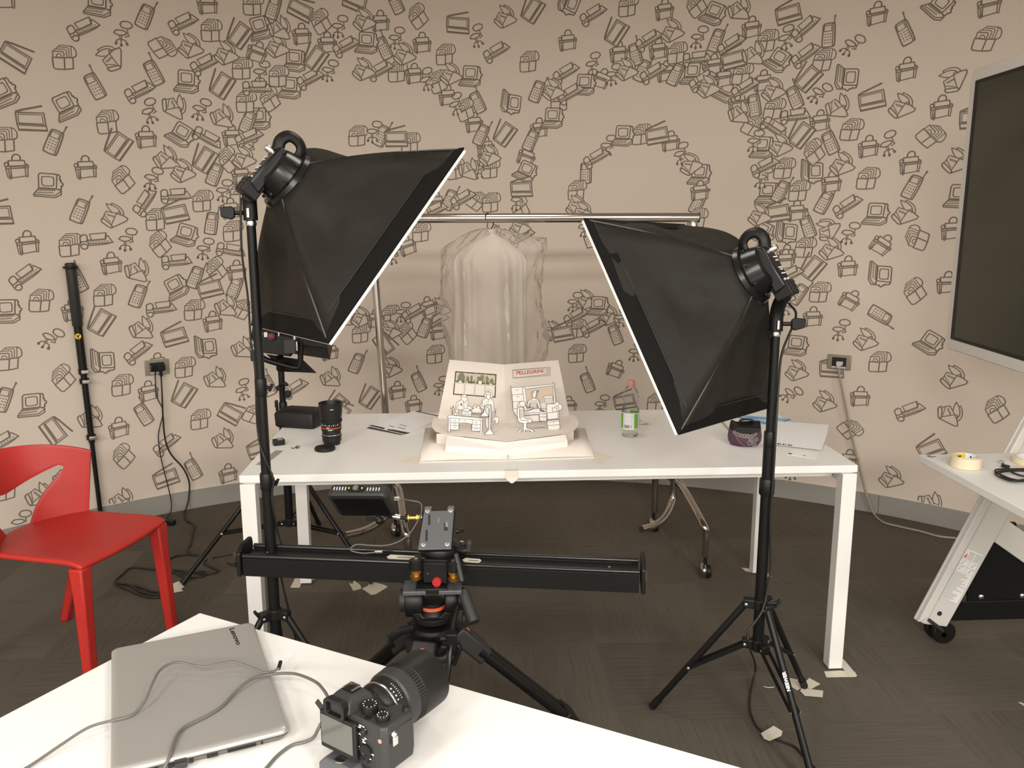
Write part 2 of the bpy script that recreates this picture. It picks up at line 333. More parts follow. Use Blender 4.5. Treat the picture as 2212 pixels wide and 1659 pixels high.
PANELS = [(0, 0, '''C 630,30,0 20,605,30 425,690,30 1205,530,0 310,1200,0 1165,870,-28 1680,185,20 1900,395,0 1870,570,0 1670,770,5 1195,1520,-15
P 935,105,-25 610,555,25 345,915,-25 990,470,25 1765,50,-20 1385,1125,-25 1365,1440,-12 515,1360,-25 1600,785,-25
B 415,375,0 1050,310,-60 695,790,5 30,905,0 1365,200,0 1635,30,0 2075,140,30 1565,445,0 1800,495,0 1590,660,0 1745,640,30 795,1160,35 1480,1030,40 1310,1300,0 1010,1420,0 1550,1255,0 455,1585,0 1035,1575,35 1505,1495,0
S 795,215,0 970,715,20 1300,705,-12 990,1150,-10 1450,1230,0 825,1545,-5 1325,1605,-5 1690,465,0 2130,455,-5 1610,950,0 2195,170,0
T 110,1080,0 555,1085,0 945,890,0 1340,25,0 1950,225,0 2115,280,0 1660,340,-22 1500,880,0 1560,1130,0 1490,1350,0 180,1570,0 20,-20,0
F 540,185,25 1185,150,25 905,590,25 1325,415,25 2005,510,25 1660,570,0 1340,895,-32 1610,890,20 940,1305,50 1135,1265,0 620,1555,0 1490,1620,-15
L 100,365,-32 200,775,0 760,940,52 1430,550,55 1545,225,52 1940,60,-25 2035,375,52 1320,1030,55 1130,1375,10 -20,1380,0
R 715,370,60 1230,300,0 1460,345,0 1130,690,-50 1440,755,-32 1075,1025,-20 1180,1105,0 735,1395,0 1790,300,0 1810,185,-32 1575,1020,0'''),
(740, 0, '''T 245,140,0 515,280,0 465,480,0 680,620,0 850,795,0 925,950,0 1455,265,0 2080,65,0 1785,340,0 2040,320,0 1270,830,0 2120,915,0 605,1305,0 420,1590,12 2090,465,0 1190,1010,-25 1670,510,-25
P 340,15,25 265,310,25 870,660,25 1255,590,-22 895,870,-25 1215,905,-25 1570,1115,0 1935,455,-25 1890,350,15 2150,480,-25 690,1290,-22 250,875,-25 1590,1530,20
B 490,105,35 665,355,0 355,465,0 620,530,20 795,710,20 1205,400,0 1845,40,0 2160,345,0 100,880,0 440,925,0 1930,870,0 1515,1230,0 870,1300,-40 960,1310,0 510,1500,0 955,1090,0 730,1095,5 1405,655,0 1150,1345,30
S 350,245,0 870,230,20 545,510,20 735,670,20 1620,410,10 205,850,0 1715,940,0 1750,480,0 885,1085,0 1135,1290,0 2190,990,15 1570,1460,10 990,1480,70 920,1010,0 330,1640,0
C 155,280,0 825,495,0 1085,660,-95 1460,15,-110 1560,550,0 1355,765,0 1180,1110,-22 1810,880,0
F 25,300,25 245,455,25 995,335,25 1620,95,25 1980,260,25 1445,470,25 1475,605,25 2010,470,25 1640,1020,25 780,1285,25 595,1360,20 1160,1530,25
L 745,155,-5 1225,65,55 1765,210,55 1045,865,52 1155,1215,0 2030,870,8 345,890,0 80,5,-20
R 140,130,0 400,350,0 135,450,0 700,480,0 1050,110,0 1360,580,0 2130,200,0 1835,450,0 820,1095,-40 950,1005,0 1510,1330,0 1145,1460,0 1550,1370,0'''),
(1472, 0, '''C 205,90,-20 70,480,0 620,390,-30 285,590,-25 1065,500,-90 520,955,0 840,1105,-85 555,1250,0 115,1130,0 1255,1385,0 515,1500,-20 675,1495,-90 1660,40,-40 1790,1270,0
P 225,260,-20 950,225,0 1440,210,25 730,630,25 470,680,10 960,920,25 640,1235,-25 920,1305,-25 815,1465,22 1490,1205,-25 105,1310,-25
B 100,30,35 555,265,-5 395,480,-5 920,390,-8 600,705,-8 465,815,-30 860,980,35 665,1090,-5 1100,840,-8 1205,1155,-5 760,1235,-3 1970,255,-15 1610,880,-50 800,1600,-5 1525,1535,70 105,1410,-5
S 115,240,-5 680,240,15 1105,290,-32 895,600,-32 480,910,0 1340,925,20 530,1145,-5 1090,1505,-5 540,1580,0
T 455,180,0 1265,90,0 210,420,0 275,500,0 530,525,0 365,660,0 895,785,0 1455,450,0 1680,695,0 1210,950,0 1480,1055,0 970,1180,0 745,1365,0 120,1235,0 1990,30,0 1750,1480,0 1295,1580,-38 680,1650,0
F 325,290,25 805,180,35 805,355,30 100,380,0 140,520,25 415,570,25 735,750,0 600,830,-38 540,1075,22 1075,1330,30
L 690,85,10 335,380,10 815,505,45 770,870,52 1230,640,8 620,1370,8 1890,760,0
R 380,60,-32 470,350,-32 175,560,0 595,580,0 380,730,-32 640,940,0 1015,690,-32 1425,685,-5 1755,510,45 1040,1060,-5 60,1060,10 505,1390,0 1445,1375,-5 945,1480,38 970,1610,-5 1775,1040,-5'''),
(0, 555, '''F 165,125,30 1040,335,0 895,615,30 1080,1210,28 1140,30,0 1910,850,25 10,1200,20
B 265,285,-8 675,250,-3 410,780,35 1255,345,-3 60,660,-5 790,830,-3 1195,715,-3 1295,1050,-3 800,1285,38 40,1500,-5 1400,80,35 1565,340,-32 1640,1015,-32
C 40,355,0 1135,200,28 660,670,-88 205,960,0 1325,580,-85
P 890,250,-25 1260,130,-25 1515,200,-25 500,150,20 925,1015,25 1245,1370,22 20,920,-25 1730,830,20
S 330,525,-35 1570,855,15 135,1710,-10
T 720,45,0 470,345,0 1375,420,0 960,870,0 770,1105,0 1475,1400,0 1530,90,0 2130,610,0 1020,690,0
R 890,90,-42 920,465,-32 1465,320,-32 1395,785,-32 590,1040,-32 1445,1180,-32 255,1540,-32 790,1570,-32 1570,590,-32 2140,780,-32 430,1410,-20 1930,1040,-5
L 650,420,52 1125,510,10 1355,200,10 1185,890,52 350,1120,-65 1490,1010,-38 1070,1425,10 1670,1240,10 2170,950,40'''),
(740, 555, '''B 60,380,0 120,495,0 310,375,0 420,490,38 600,630,0 1515,465,0 1515,625,0 2025,940,0
R 120,390,0 310,475,0 630,330,0 315,715,0 1570,280,0 1720,380,0 1360,480,0
T 215,400,0 555,320,12 620,480,0 355,865,0 460,955,0 1765,725,-25 1460,960,0
S 390,355,0 1500,290,0 1800,390,0 1895,610,0 1675,950,0 635,830,0
F 465,360,25 605,420,25 1510,385,25 1620,455,25
P 530,455,-22 90,685,-25 490,805,22 1760,500,22 1580,810,22
L 270,560,-60 175,905,52 1420,490,10 1820,930,10 -20,985,-40
C 1650,320,0'''),
(1472, 555, '''T 670,20,0 1075,65,0 850,390,0 1090,280,-32 1155,905,0 1720,170,0 1085,1310,0
L 845,70,52 970,720,0 1610,1240,30
C 1280,110,-88 740,575,0 1600,555,-25
B 895,230,-3 1510,220,38 1280,680,0 1090,1115,-48 2040,985,38 430,1390,-30
P 755,240,-32 1285,375,-118
S 1030,470,0 710,885,-38 720,1375,0 680,310,0
R 1190,535,0 745,735,0 925,935,0 1760,780,0 1740,1015,-45 1355,1425,0 1610,1590,-40
F 700,120,25 1475,995,25''')]
def icon_paths(k):
    out = []
    for st in ICON[k][0].split('|'):
        if not st: continue
        h, *pp = st.split(); pts = [V((*map(float, q.split(',')), 0)) for q in pp]
        if h[0] == 'c': pts.append(pts[0])
        if h[1] == 's': pts = smooth_path(pts, 4)
        P = [pts[0]]
        for a, c in zip(pts, pts[1:]):
            n = max(1, int((c-a).length/9))
            P += [a+(c-a)*(i+1)/n for i in range(n)]
        out.append((float(h[2:])*1.12, P))
    return out, [V((*map(float, q.split(',')), 0)) for q in ICON[k][1].split()]
def inside(p, poly):
    c = False; n = len(poly); j = n-1
    for i in range(n):
        a, d = poly[i], poly[j]
        if (a.y > p.y) != (d.y > p.y) and p.x < (d.x-a.x)*(p.y-a.y)/(d.y-a.y)+a.x: c = not c
        j = i
    return c
UNIT = .000905
wall = MB(); A0, A1, NW = math.radians(-18), math.radians(198), 90
wall.loft([arc(A0, A1, NW, WR), up(arc(A0, A1, NW, WR), ZC)], False, False); wall.m(1)
ITEMS = []
for ox, oy, s in PANELS:
    for ln in s.split('\n'):
        k, *items = ln.split()
        for it in items:
            x, y, r = map(float, it.split(',')); p = atw(ox+x/2.989, oy+y/2.989)
            a = math.atan2(p.y-WC.y, p.x-WC.x); ca, sa = math.cos(math.radians(r)), math.sin(math.radians(r)); o = V((-a*WR, p.z, 0))
            tr = lambda q, o=o, ca=ca, sa=sa: o+V((q.x*ca-q.y*sa, q.x*sa+q.y*ca, 0))*UNIT
            st, hull = icon_paths(k); ITEMS.append((o, [(w*UNIT, [tr(q) for q in P]) for w, P in st], [tr(q*.97) for q in hull]))
# the pattern goes on, loosely spread, round the wall beyond the frame
rng = random.Random(11); spots = []
while len(spots) < 150:
    a = math.radians(rng.uniform(137.5, 196) if rng.random() < .5 else rng.uniform(-16, 40)); o = V((-a*WR, rng.uniform(.2, 2.85), 0))
    if all((o-p).length > .165 for p in spots): spots.append(o)
for o in spots:
    k = rng.choice('CPBSTFLR'); r = math.radians(rng.choice((0, 0, 0, 25, -25, 35))); ca, sa = math.cos(r), math.sin(r)
    tr = lambda q, o=o, ca=ca, sa=sa: o+V((q.x*ca-q.y*sa, q.x*sa+q.y*ca, 0))*UNIT
    st, hull = icon_paths(k); ITEMS.append((o, [(w*UNIT, [tr(q) for q in P]) for w, P in st], [tr(q*.97) for q in hull]))
def onwall(q, z=0): return V((WC.x+(WR-.0012)*math.cos(-q.x/WR), WC.y+(WR-.0012)*math.sin(-q.x/WR), q.y))
for i, (o, st, hull) in enumerate(ITEMS):
    near = [h for o2, _, h in ITEMS[i+1:] if (o2-o).length < .15]
    for w, P in st:
        n = len(P)
        for j in range(n-1):
            mid = (P[j]+P[j+1])/2
            if mid.y < .105 or any(inside(mid, h) for h in near): continue
            d = P[j+1]-P[j]
            if d.length < 1e-7: continue
            d.normalize(); q = V((-d.y, d.x, 0))*w/2; e = d*w*.25
            wall.poly([onwall(P[j]-e-q), onwall(P[j+1]+e-q), onwall(P[j+1]+e+q), onwall(P[j]-e+q)])
struct(wall.build('wall_back', ['wall', 'ink'], smooth=50, recalc=False))
def skirting(name, a0, a1, n):
    b = MB(); R0, R1 = WR, WR-.012; P, Q = arc(a0, a1, n, R0), arc(a0, a1, n, R1)
    b.loft([[P[i], Q[i], up([Q[i]], .098)[0], up([P[i]], .10)[0]] for i in range(n+1)]); struct(b.build(name, 'base', smooth=30))
skirting('baseboard_back', A0, A1, 90)
# fine joints of the skirting boards
b = MB()
for px in (410, 1900):
    p = atz(px, 1098 if px < 1000 else 1105, 0); a = math.atan2(p.y-WC.y, p.x-WC.x); u = V((math.cos(a), math.sin(a), 0))
    b.box(V((WC.x, WC.y, .05))+u*(WR-.0125), (.0015, .002, .095), (u, V((-u.y, u.x, 0)), V((0, 0, 1))))
struct(b.build('trim_1', 'line'))
# ------------------------------------------------------------------ desks
def desk(label, o, X, Y, w, d, h=.74, leg=.048):
    o, X, Y, Z = V(o), V(X), V(Y), V((0, 0, 1)); ax = (X, Y, Z); c = o+X*w/2+Y*d/2
    r = thing('desk', label, 'desk', c, 'white office desks')
    MB().box(c+Z*(h-.0125), (w, d, .025), ax).build('desktop', 'desk', r, .002)
    for i in (0, 1):
        for j in (0, 1):
            p = o+X*(leg/2+i*(w-leg))+Y*(leg/2+j*(d-leg))
            MB().box(p+Z*((h-.03)/2+.004), (leg, leg, h-.03-.008), ax).build('leg', 'deskleg', r, .002)
    b = MB()
    for i in (0, 1): b.box(o+X*(leg/2+i*(w-leg))+Y*d/2+Z*(h-.05), (leg*.7, d-2*leg, .04), ax)
    for j in (0, 1): b.box(o+X*w/2+Y*(.10+j*(d-.20))+Z*(h-.045), (w-2*leg, .03, .035), ax)
    b.box(o+X*w/2+Y*d/2+Z*(h-.0275), (w-.02, d-.02, .005), ax)
    b.build('frame_rail', 'deskleg', r, .001)
    return r
TW, TD = 2.0152, .8545
desk('long white desk under the open pop-up book, its legs taped to the carpet', (0, 0, 0), (1, 0, 0), (0, 1, 0), TW, TD)
FA = V((.174, -.965, 0)); FX = V((.866, -.50, 0)).normalized(); FY = V((-FX.y, FX.x, 0))
desk('white desk in the foreground carrying the closed laptop and the camera', FA-FY*.80, FX, FY, 1.80, .80)
ZT = .74

# ------------------------------------------------------------------ display cart and display
SX, SY = 2.28, .113
r = thing('display_cart', 'white wheeled stand with a slanted leg and shelf, right of the long desk', 'cart', (2.6, -.25, 0))
MB().prism([(SX, -1.05, .715), (2.66, -1.05, .715), (2.66, SY, .715), (SX, SY, .715)], (0, 0, .025)).build('shelf', 'desk', r, .002)
def cart_leg(y):
    P = lambda x, z, yy=y: V((x, yy, z)); d = V((.331, 0, .772)).normalized(); n = V((d.z, 0, -d.x))
    b0 = V((2.345, y, .105)); w = .135; L = 1.02
    b = MB(); b.prism([b0, b0+V((.04, 0, -.02)), b0+n*w+V((0, 0, .02)), b0+d*L+n*w, b0+d*L], (0, .012, 0))
    b.prism([b0+n*.002, b0+d*L+n*.002, b0+d*L+n*.03, b0+d*.03+n*.03], (0, -.022, 0))
    lg = b.build('leg', 'frame', r, .003)
    MB().cyl(b0+d*.055+n*.075+V((0, .013, 0)), b0+d*.055+n*.075+V((0, -.0015, 0)), .009).build('bolt_hole', 'dark', lg)
    for k in (.045, .09): MB().cyl(b0+d*.515+n*(k+.02)+V((0, .013, 0)), b0+d*.515+n*(k+.02)+V((0, -.0015, 0)), .006).build('bolt_hole', 'port', lg)
    # printed safety sticker
    s0 = b0+d*.112+n*.046+V((0, -.0006, 0)); b = MB(); q = lambda u, v, o=0: s0+d*v+n*u+V((0, -.0004-o, 0))
    W_, H_ = .072, .205
    b.poly([q(0, 0), q(W_, 0), q(W_, H_), q(0, H_)]); b.m(1)
    lines = [[q(0, 0, .0004), q(W_, 0, .0004), q(W_, H_, .0004), q(0, H_, .0004), q(0, 0, .0004)], [q(0, .115, .0004), q(W_, .115, .0004)], [q(0, .138, .0004), q(W_, .138, .0004)], [q(.036, .115, .0004), q(.036, .165, .0004)], [q(0, .165, .0004), q(W_, .165, .0004)]]
    b.strokes(lines, .0009, (0, -1, 0))
    rng = random.Random(3); tx = []
    for k in range(19):
        v = .006+k*.0057
        tx.append([q(.004, v, .0004), q(.03+rng.random()*.038, v, .0004)])
    for k in range(5):
        tx += [[q(.02, .17+k*.006, .0004), q(.040, .17+k*.006, .0004)], [q(.046, .17+k*.006, .0004), q(.068, .17+k*.006, .0004)]]
    b.strokes(tx, .0022, (0, -1, 0))
    for (u, v, f) in ((.008, .143, 1), (.05, .143, -1), (.008, .12, 1), (.05, .12, -1)):
        b.strokes([[q(u, v, .0004), q(u+.006, v+.014, .0004), q(u+.016, v+.016, .0004)], [q(u+.002, v+.003, .0004), q(u+.008, v+.006, .0004)]], .0016, (0, -1, 0))
    b.m(2); b.poly([q(.004, .170, .0005), q(.016, .170, .0005), q(.012, .188, .0005)])
    b.build('safety_sticker', ['paper', 'stick', 'orange'], lg, smooth=0)
    return b0, d, n
b0, d, n = cart_leg(.155)
cart_leg(-.90)
q0 = b0+d*.43+n*.08; MB().bar(q0+V((0, .034, 0)), q0+V((.52, .034, -.36)), .04, .09, (0, 0, 1)).build('brace', 'frame', r, .003)
q0 = q0+V((0, -1.055, 0)); MB().bar(q0+V((0, .034, 0)), q0+V((.52, .034, -.36)), .04, .09, (0, 0, 1)).build('brace', 'frame', r, .003)
for y in (.185, -.87):
    MB().box((2.78, y, .125), (.66, .03, .075)).build('foot_beam', 'blackm', r, .002)
    g = MB().prism([(2.555, y-.006, .16), (2.80, y-.006, .16), (2.70, y-.006, .46), (2.60, y-.006, .46), (2.53, y-.006, .27)], (0, .012, 0)).build('gusset_plate', 'blackm', r, .001)
    for x in (2.60, 2.755): MB().lathe([(.010, 0), (.010, .003), (.005, .006), (.001, .006)], (x, y-.006, .175), (0, -1, 0), 10).build('bolt', 'steel', g)
    for x in (2.455, 3.05):
        b = MB(); b.cyl((x+.015, y-.02, .042), (x+.015, y+.005, .042), .042, n=24).cyl((x+.01, y+.02, .042), (x+.01, y+.045, .042), .042, n=24)
        b.cyl((x+.012, y-.02, .035), (x+.012, y+.045, .035), .012)
        c = b.build('caster', 'black', r, .003)
        MB().bar((x-.06, y-.03, .105), (x-.005, y-.03, .062), .03, .012).build('brake_lever', 'dark', c, .002)
        MB().cyl((x, y+.012, .05), (x, y+.012, .10), .012).build('caster_stem', 'blackm', c)
MB().box((2.70, -.37, .98), (.05, 1.06, .10)).build('crossbar', 'frame', r, .004)
MB().box((2.75, -.37, 1.25), (.05, .30, .60)).build('mount_plate', 'frame', r, .004)
# display
DX = 2.653; DX2 = V((-.09, -1, 0)).normalized(); DN = V((-DX2.y*-1, 0, 0)); DN = V((-1, .09, 0)).normalized(); DZ = V((0, 0, 1))
dw, dh = 1.76, 1.06; dc = V((DX, .655, 1.555))+DX2*dw/2
r = thing('touchscreen_display', 'large dark display in a white frame at the right edge, above the shelf', 'display', (dc.x, dc.y, 1.02))
b = MB(); b.prism(rrect(dc-DN*.045, DX2, DZ, dw, dh, .03), DN*.05); b.build('frame', 'frame', r, .004)
b = MB(); b.prism(rrect(dc+DN*.0052, DX2, DZ, dw-.085, dh-.085, .004, 2), DN*.0012); b.build('bezel', 'black', r)
b = MB(); b.prism(rrect(dc+DN*.0066, DX2, DZ, dw-.15, dh-.112, .002, 2), DN*.0012); b.build('screen', 'screen', r)

# ------------------------------------------------------------------ red chair
cf = V((.965, -.262, 0)).normalized(); cw = V((-cf.y, cf.x, 0))
c0 = V((-.455, .20, 0)); HW, DP = .225, .45
r = thing('chair', 'red moulded plastic chair with an open curved back', 'chair', c0-cf*DP/2)
def seat_pt(u, v):
    """u -1..1 across, v 0..1 rear to front"""
    w = HW*(.97+.03*v); x = -DP+DP*v+.125*abs(u)**2.2*(1-v)
    z = .452-.012*math.sin(math.pi*v)*(1-u*u)-.010*max(0, (v-.8)/.2)**2*1.5+.004*u*u
    fx = x+.012*(1-u*u)*(v > .5)*v
    return c0+cf*fx+cw*(w*u)+V((0, 0, z))
rows = [[seat_pt(-1+2*i/16, j/14) for i in range(17)] for j in range(15)]
MB().grid(rows).build('seat', 'red', r, smooth=60, solid=.018, bevel=.006, seg=2)
UH = .80
def back_pt(u, v):
    base = c0-cf*(DP-.004-.125*abs(u)**2.2)+cw*(HW*.97*u*(1+.17*v)); lean = .085*v*(1-u*u)-.012*v*u**4
    return base-cf*lean+V((0, 0, .452+.285*v))
def lo(u): a = abs(u)/UH; return .62*max(0, (a-.35)/.65)**.9 if a < 1 else .66
def hi(u): a = abs(u)/UH; return .46+.25*a**1.5 if a < 1 else .66
def topv(u): return 1-.15*abs(u)**4-.015*u*u
us = [-1+2*i/40 for i in range(41)]
b = MB(); rows_t = []; rows_b = []
for u in us:
    h, l, t = hi(u), lo(u), topv(u)
    rows_t.append([back_pt(u, h+(t-h)*k/8) for k in range(9)])
    rows_b.append([back_pt(u, -.03+(l+.03)*k/8) for k in range(9)])
b.grid(rows_t).grid(rows_b)
bmesh.ops.remove_doubles(b.bm, verts=b.bm.verts[:], dist=.0008)
b.build('backrest', 'red', r, smooth=60, solid=.02, bevel=.005)
def cleg(p, q, w0, w1, ax):
    p, q = V(p), V(q); a, c = ax
    R = lambda o, w, h: [o+a*w/2*i+c*h/2*j for i, j in ((-1, -1), (1, -1), (1, 1), (-1, 1))]
    return MB().loft([R(p, w0, w0*1.1), R(p+(q-p)*.25, w0*.86, w0*.9), R(q, w1, w1)])
for s, t in ((1, 1), (-1, 1), (1, 0), (-1, 0)):
    p = seat_pt(s*.90, .93 if t else (.10 if s > 0 else -.10))-V((0, 0, .010)); q = V((p.x, p.y, 0))+cw*s*.02+(cf*.012 if t else -cf*.16)
    cleg(p, q, .05, .034, (cf, cw)).build('leg', 'red', r, .006)

# ------------------------------------------------------------------ monopod against the wall
mb = atz(221, 1140, 0); mt = atw(152, 574, .03); L = (mt-mb); Ld = L.normalized(); ln = L.length
r = thing('monopod', 'black telescopic monopod leaning on the wall behind the red chair', 'monopod', mb)
P = lambda t: mb+L*t
MB().cyl(P(.01), P(.36), .011).build('lower_tube', 'blackm', r); MB().cyl(P(.34), P(.62), .0145).build('middle_tube', 'blackm', r)
MB().cyl(P(.60), P(.82), .019).build('upper_tube', 'blackm', r); MB().cyl(P(0), P(.02), .014).build('rubber_foot', 'black', r)
MB().lathe([(.021, 0), (.024, .005), (.024, .30), (.020, .305)], P(.78), Ld).build('foam_grip', 'dark', r)
MB().lathe([(.022, 0), (.034, .006), (.034, .013), (.012, .016), (.006, .018), (.006, .026)], P(1)-Ld*.016, Ld).build('head_plate', 'black', r)
su, sv = perp(Ld); toc = (CAM-mb); toc = (toc-Ld*toc.dot(Ld)).normalized(); sd = toc.cross(Ld)
for t in (.575, .612, .36):
    c = MB().cyl(P(t)-Ld*.012, P(t)+Ld*.014, .022).build('clamp', 'black', r, .002)
    MB().box(P(t)+toc*.022-sd*.008, (.034, .014, .018), (sd, toc, Ld)).build('clamp_lever', 'steel', c, .003)
b = MB(); o = P(.745)+toc*.0195+sd*.004; b.prism([o+(sd*math.cos(k*.35)+Ld*math.sin(k*.35))*.014 for k in range(18)], toc*.001); b.m(1)
b.strokes([[o+toc*.0013-sd*.007+Ld*.008, o+toc*.0013, o+toc*.0013+sd*.007+Ld*.004], [o+toc*.0013, o+toc*.0013-Ld*.009]], .005, toc)
b.build('badge', ['yellow', 'port'], r)

# ------------------------------------------------------------------ sockets, plugs and cords
def socket(px, py, label, white):
    p = atw(px, py, .006); a = math.atan2(p.y-WC.y, p.x-WC.x); N = V((-math.cos(a), -math.sin(a), 0)); X = V((-N.y, N.x, 0))*-1; Z = V((0, 0, 1))
    if X.x < 0: X = -X
    r = thing('power_socket', label, 'socket', p-Z*.04, 'wall sockets')
    b = MB(); b.box(p, (.118, .012, .078), (X, N, Z)); b.build('cover_plate', 'outlet', r, .003)
    b = MB(); b.box(p+N*.0062-Z*.004, (.072, .004, .058), (X, N, Z)); fr = b.build('insert', 'port', r, .001)
    MB().box(p+N*.0075-Z*.027, (.070, .004, .010), (X, N, Z)).build('white_strip', 'outletw', fr)
    return p, N, X, Z
p, N, X, Z = socket(339, 793, 'metallic wall socket with two black plugs, left of the desk', 0)
pl = thing('slider_lead', 'thick black power cord from the left plug down the wall to the slider', 'cord', p+N*.03-Z*.03)
MB().prism([p+N*.010+X*a+Z*c for a, c in ((-.006, .018), (.032, .018), (.034, -.014), (.018, -.02), (.017, -.045), (.005, -.045), (.004, -.02), (-.006, -.015))], N*.028).build('plug', 'black', pl, .003)
w = lambda x, y, i=.02: atw(x, y, i); g = lambda x, y, z=.006: atz(x, y, z)
pts = [p+N*.024+X*.011-Z*.044, w(350, 850, .05), w(352, 900, .04), w(357, 950, .03), w(370, 982, .03), w(396, 1012, .03), w(409, 1045, .03), w(406, 1085, .04), g(398, 1112), g(404, 1126), g(418, 1134), g(414, 1160), g(411, 1176), g(405, 1186), g(412, 1197), g(428, 1200), g(410, 1198), g(385, 1200), g(366, 1208), g(357, 1222), g(372, 1236), g(400, 1238), g(440, 1234), g(441, 1244), g(400, 1247), g(366, 1232), g(330, 1230), g(285, 1226), g(265, 1240), g(248, 1258), g(280, 1264), g(310, 1281), g(345, 1284), g(358, 1280), g(330, 1278), g(300, 1268), g(270, 1262), g(249, 1262), g(290, 1280), g(320, 1290), g(350, 1286), g(352, 1250), g(370, 1232), g(410, 1236), g(445, 1240), g(465, 1237), g(471, 1232), g(445, 1220), g(442, 1212), g(462, 1204), aty(470, 1203, .62), aty(480, 1201, .35), aty(492, 1199, .05), aty(506, 1197, -.2), V((.06, -.325, .578))]
MB().tube(pts, .0042, 7, 5).build('cable', 'cableb', pl, smooth=80)
MB().cyl((.04, -.30, .572), (.07, -.335, .580), .006, .008).build('barrel_plug', 'black', pl)
pl = thing('power_adapter_lead', 'thin black lead hanging from the wall socket to a small black adapter', 'lead', g(365, 1128, 0))
MB().box(p+N*.022-X*.019, (.034, .028, .034), (X, N, Z)).build('plug', 'blackg', pl, .003)
MB().tube([p+N*.022-X*.015-Z*.016, w(336, 830), w(340, 860, .03), w(352, 890, .035), w(342, 940), w(347, 985), w(355, 1020), w(364, 1055, .03), w(370, 1085, .03), g(369, 1105, .02), g(358, 1122)], .0028, 7, 5).build('cable', 'cableb', pl, smooth=80)
MB().box(g(366, 1128, .014), (.06, .03, .026), (V((.9, -.3, 0)).normalized(), V((.3, .9, 0)).normalized(), V((0, 0, 1)))).build('adapter', 'black', pl, .004)
p, N, X, Z = socket(1813, 782, 'metallic wall socket with one white plug, right of the desk', 1)
pl = thing('display_power_cord', 'grey beige power cord hanging from the right wall socket to the floor', 'cord', p+N*.03-Z*.03)
MB().prism([p+N*.010+X*a+Z*c for a, c in ((-.010, .006), (.022, .006), (.022, -.012), (.010, -.018), (.006, -.03), (-.002, -.03), (-.006, -.018), (-.010, -.012))], N*.024).build('plug', 'outletw', pl, .003)
MB().tube([p+N*.022+X*.002-Z*.028, w(1817, 830, .05), w(1829, 890, .045), w(1838, 935, .04), w(1852, 990, .035), w(1866, 1050, .035), w(1876, 1080, .04), g(1888, 1110), g(1908, 1128), g(1945, 1138), g(1985, 1147), g(2030, 1159), g(2075, 1165), g(2150, 1190)], .0058, 8, 5).build('cable', 'cabler', pl, smooth=80)
# ------------------------------------------------------------------ light stands
def stand(label, cx, cy, hub, low, fr, azs, top, name='light_stand', secs=((0, .016), (.45, .0135), (.72, .0105)), knobs=(), lettering=False, cat='light stand', thick=1):
    c = V((cx, cy, 0)); r = thing(name, label, cat, c, 'light stands'); Z = V((0, 0, 1))
    zs = [low-.02]+[hub+(top-hub)*t for t, _ in secs[1:]]+[top]
    for i, (t, rad) in enumerate(secs):
        MB().cyl(c+Z*(zs[i]-(.03 if i else 0)), c+Z*zs[i+1], rad*thick, n=20).build('pole_section', 'blackm', r)
        if i:
            k = MB().lathe([(rad*1.22, 0), (rad*1.34, .004), (rad*1.34, .046), (rad*1.2, .050)], c+Z*(zs[i]-.03), n=20).build('collar', 'black', r)
            a = math.radians(-20 if cx < .5 else 60); d = V((math.cos(a), math.sin(a), 0)); o = c+Z*(zs[i]-.005)
            MB().cyl(o+d*rad*1.2, o+d*(rad+.018), .005).bar(o+d*(rad+.014)-Z*.010, o+d*(rad+.024)+Z*.010, .010, .007).build('collar_knob', 'black', k, .002)
    for z, rr in ((hub, .032), (low, .030)):
        b = MB(); b.cyl(c+Z*(z-.016), c+Z*(z+.016), .022*thick, n=18)
        for a in azs:
            d = V((math.cos(math.radians(a)), math.sin(math.radians(a)), 0)); b.box(c+d*rr+Z*z, (.034, .026, .028), (d, Z.cross(d), Z))
        h = b.build('hub', 'black', r, .003)
        b = MB()
        for a in azs:
            d = V((math.cos(math.radians(a)), math.sin(math.radians(a)), 0)); t = Z.cross(d); o = c+d*(rr+.008)+Z*(z-.002)
            for s in (-1, 1): b.lathe([(.005, 0), (.005, .0015), (.002, .003), (.0003, .003)], o+t*s*.013, t*s, 10)
        b.build('rivet', 'steel', h)
    for i, a in enumerate(azs):
        d = V((math.cos(math.radians(a)), math.sin(math.radians(a)), 0)); t = Z.cross(d)
        p = c+d*.042+Z*(hub-.004); q = c+d*fr+Z*.012
        lg = MB().tube([p, q], .0105, 10, 1).build('leg', 'blackm', r, smooth=60)
        MB().cyl(q+(p-q).normalized()*.035, q-(p-q).normalized()*.004, .0125, n=12).build('rubber_foot', 'black', lg)
        m_ = p+(q-p)*.60; s = c+d*.040+Z*(low-.004); b = MB()
        for k in (-1, 1): b.bar(s+t*k*.012, m_+t*k*.012, .004, .012, d.cross(t))
        b.build('brace', 'blackm', lg)
        b = MB()
        for k in (-1, 1): b.lathe([(.005, 0), (.005, .0015), (.002, .003), (.0003, .003)], m_+t*k*.014, t*k, 10)
        b.build('rivet', 'steel', lg)
        if lettering == 'band' and i == 0:
            MB().cyl(p+(q-p)*.10, p+(q-p)*.19, .0112, n=14).build('yellow_band', 'yellow', lg)
        if lettering is True and i == 2:
            ldn = (q-p).normalized(); tc = CAM-(p+q)/2; tc = (tc-ldn*tc.dot(ldn)).normalized()
            text('lettering', 'NEEWER', .0135, p+ldn*.225+tc*.0108+tc.cross(ldn)*0, -ldn, tc.cross(-ldn), 'whiteprint', lg, .0004, bold=.0006)
    b = MB(); a = math.radians(200 if cx < 1 else -10); d = V((math.cos(a), math.sin(a), 0)); o = c+Z*(hub+.005)
    b.cyl(o+d*.02, o+d*.05, .005).bar(o+d*.042-Z*.012, o+d*.058+Z*.012, .014, .008); b.build('hub_knob', 'black', r, .002)
    return r
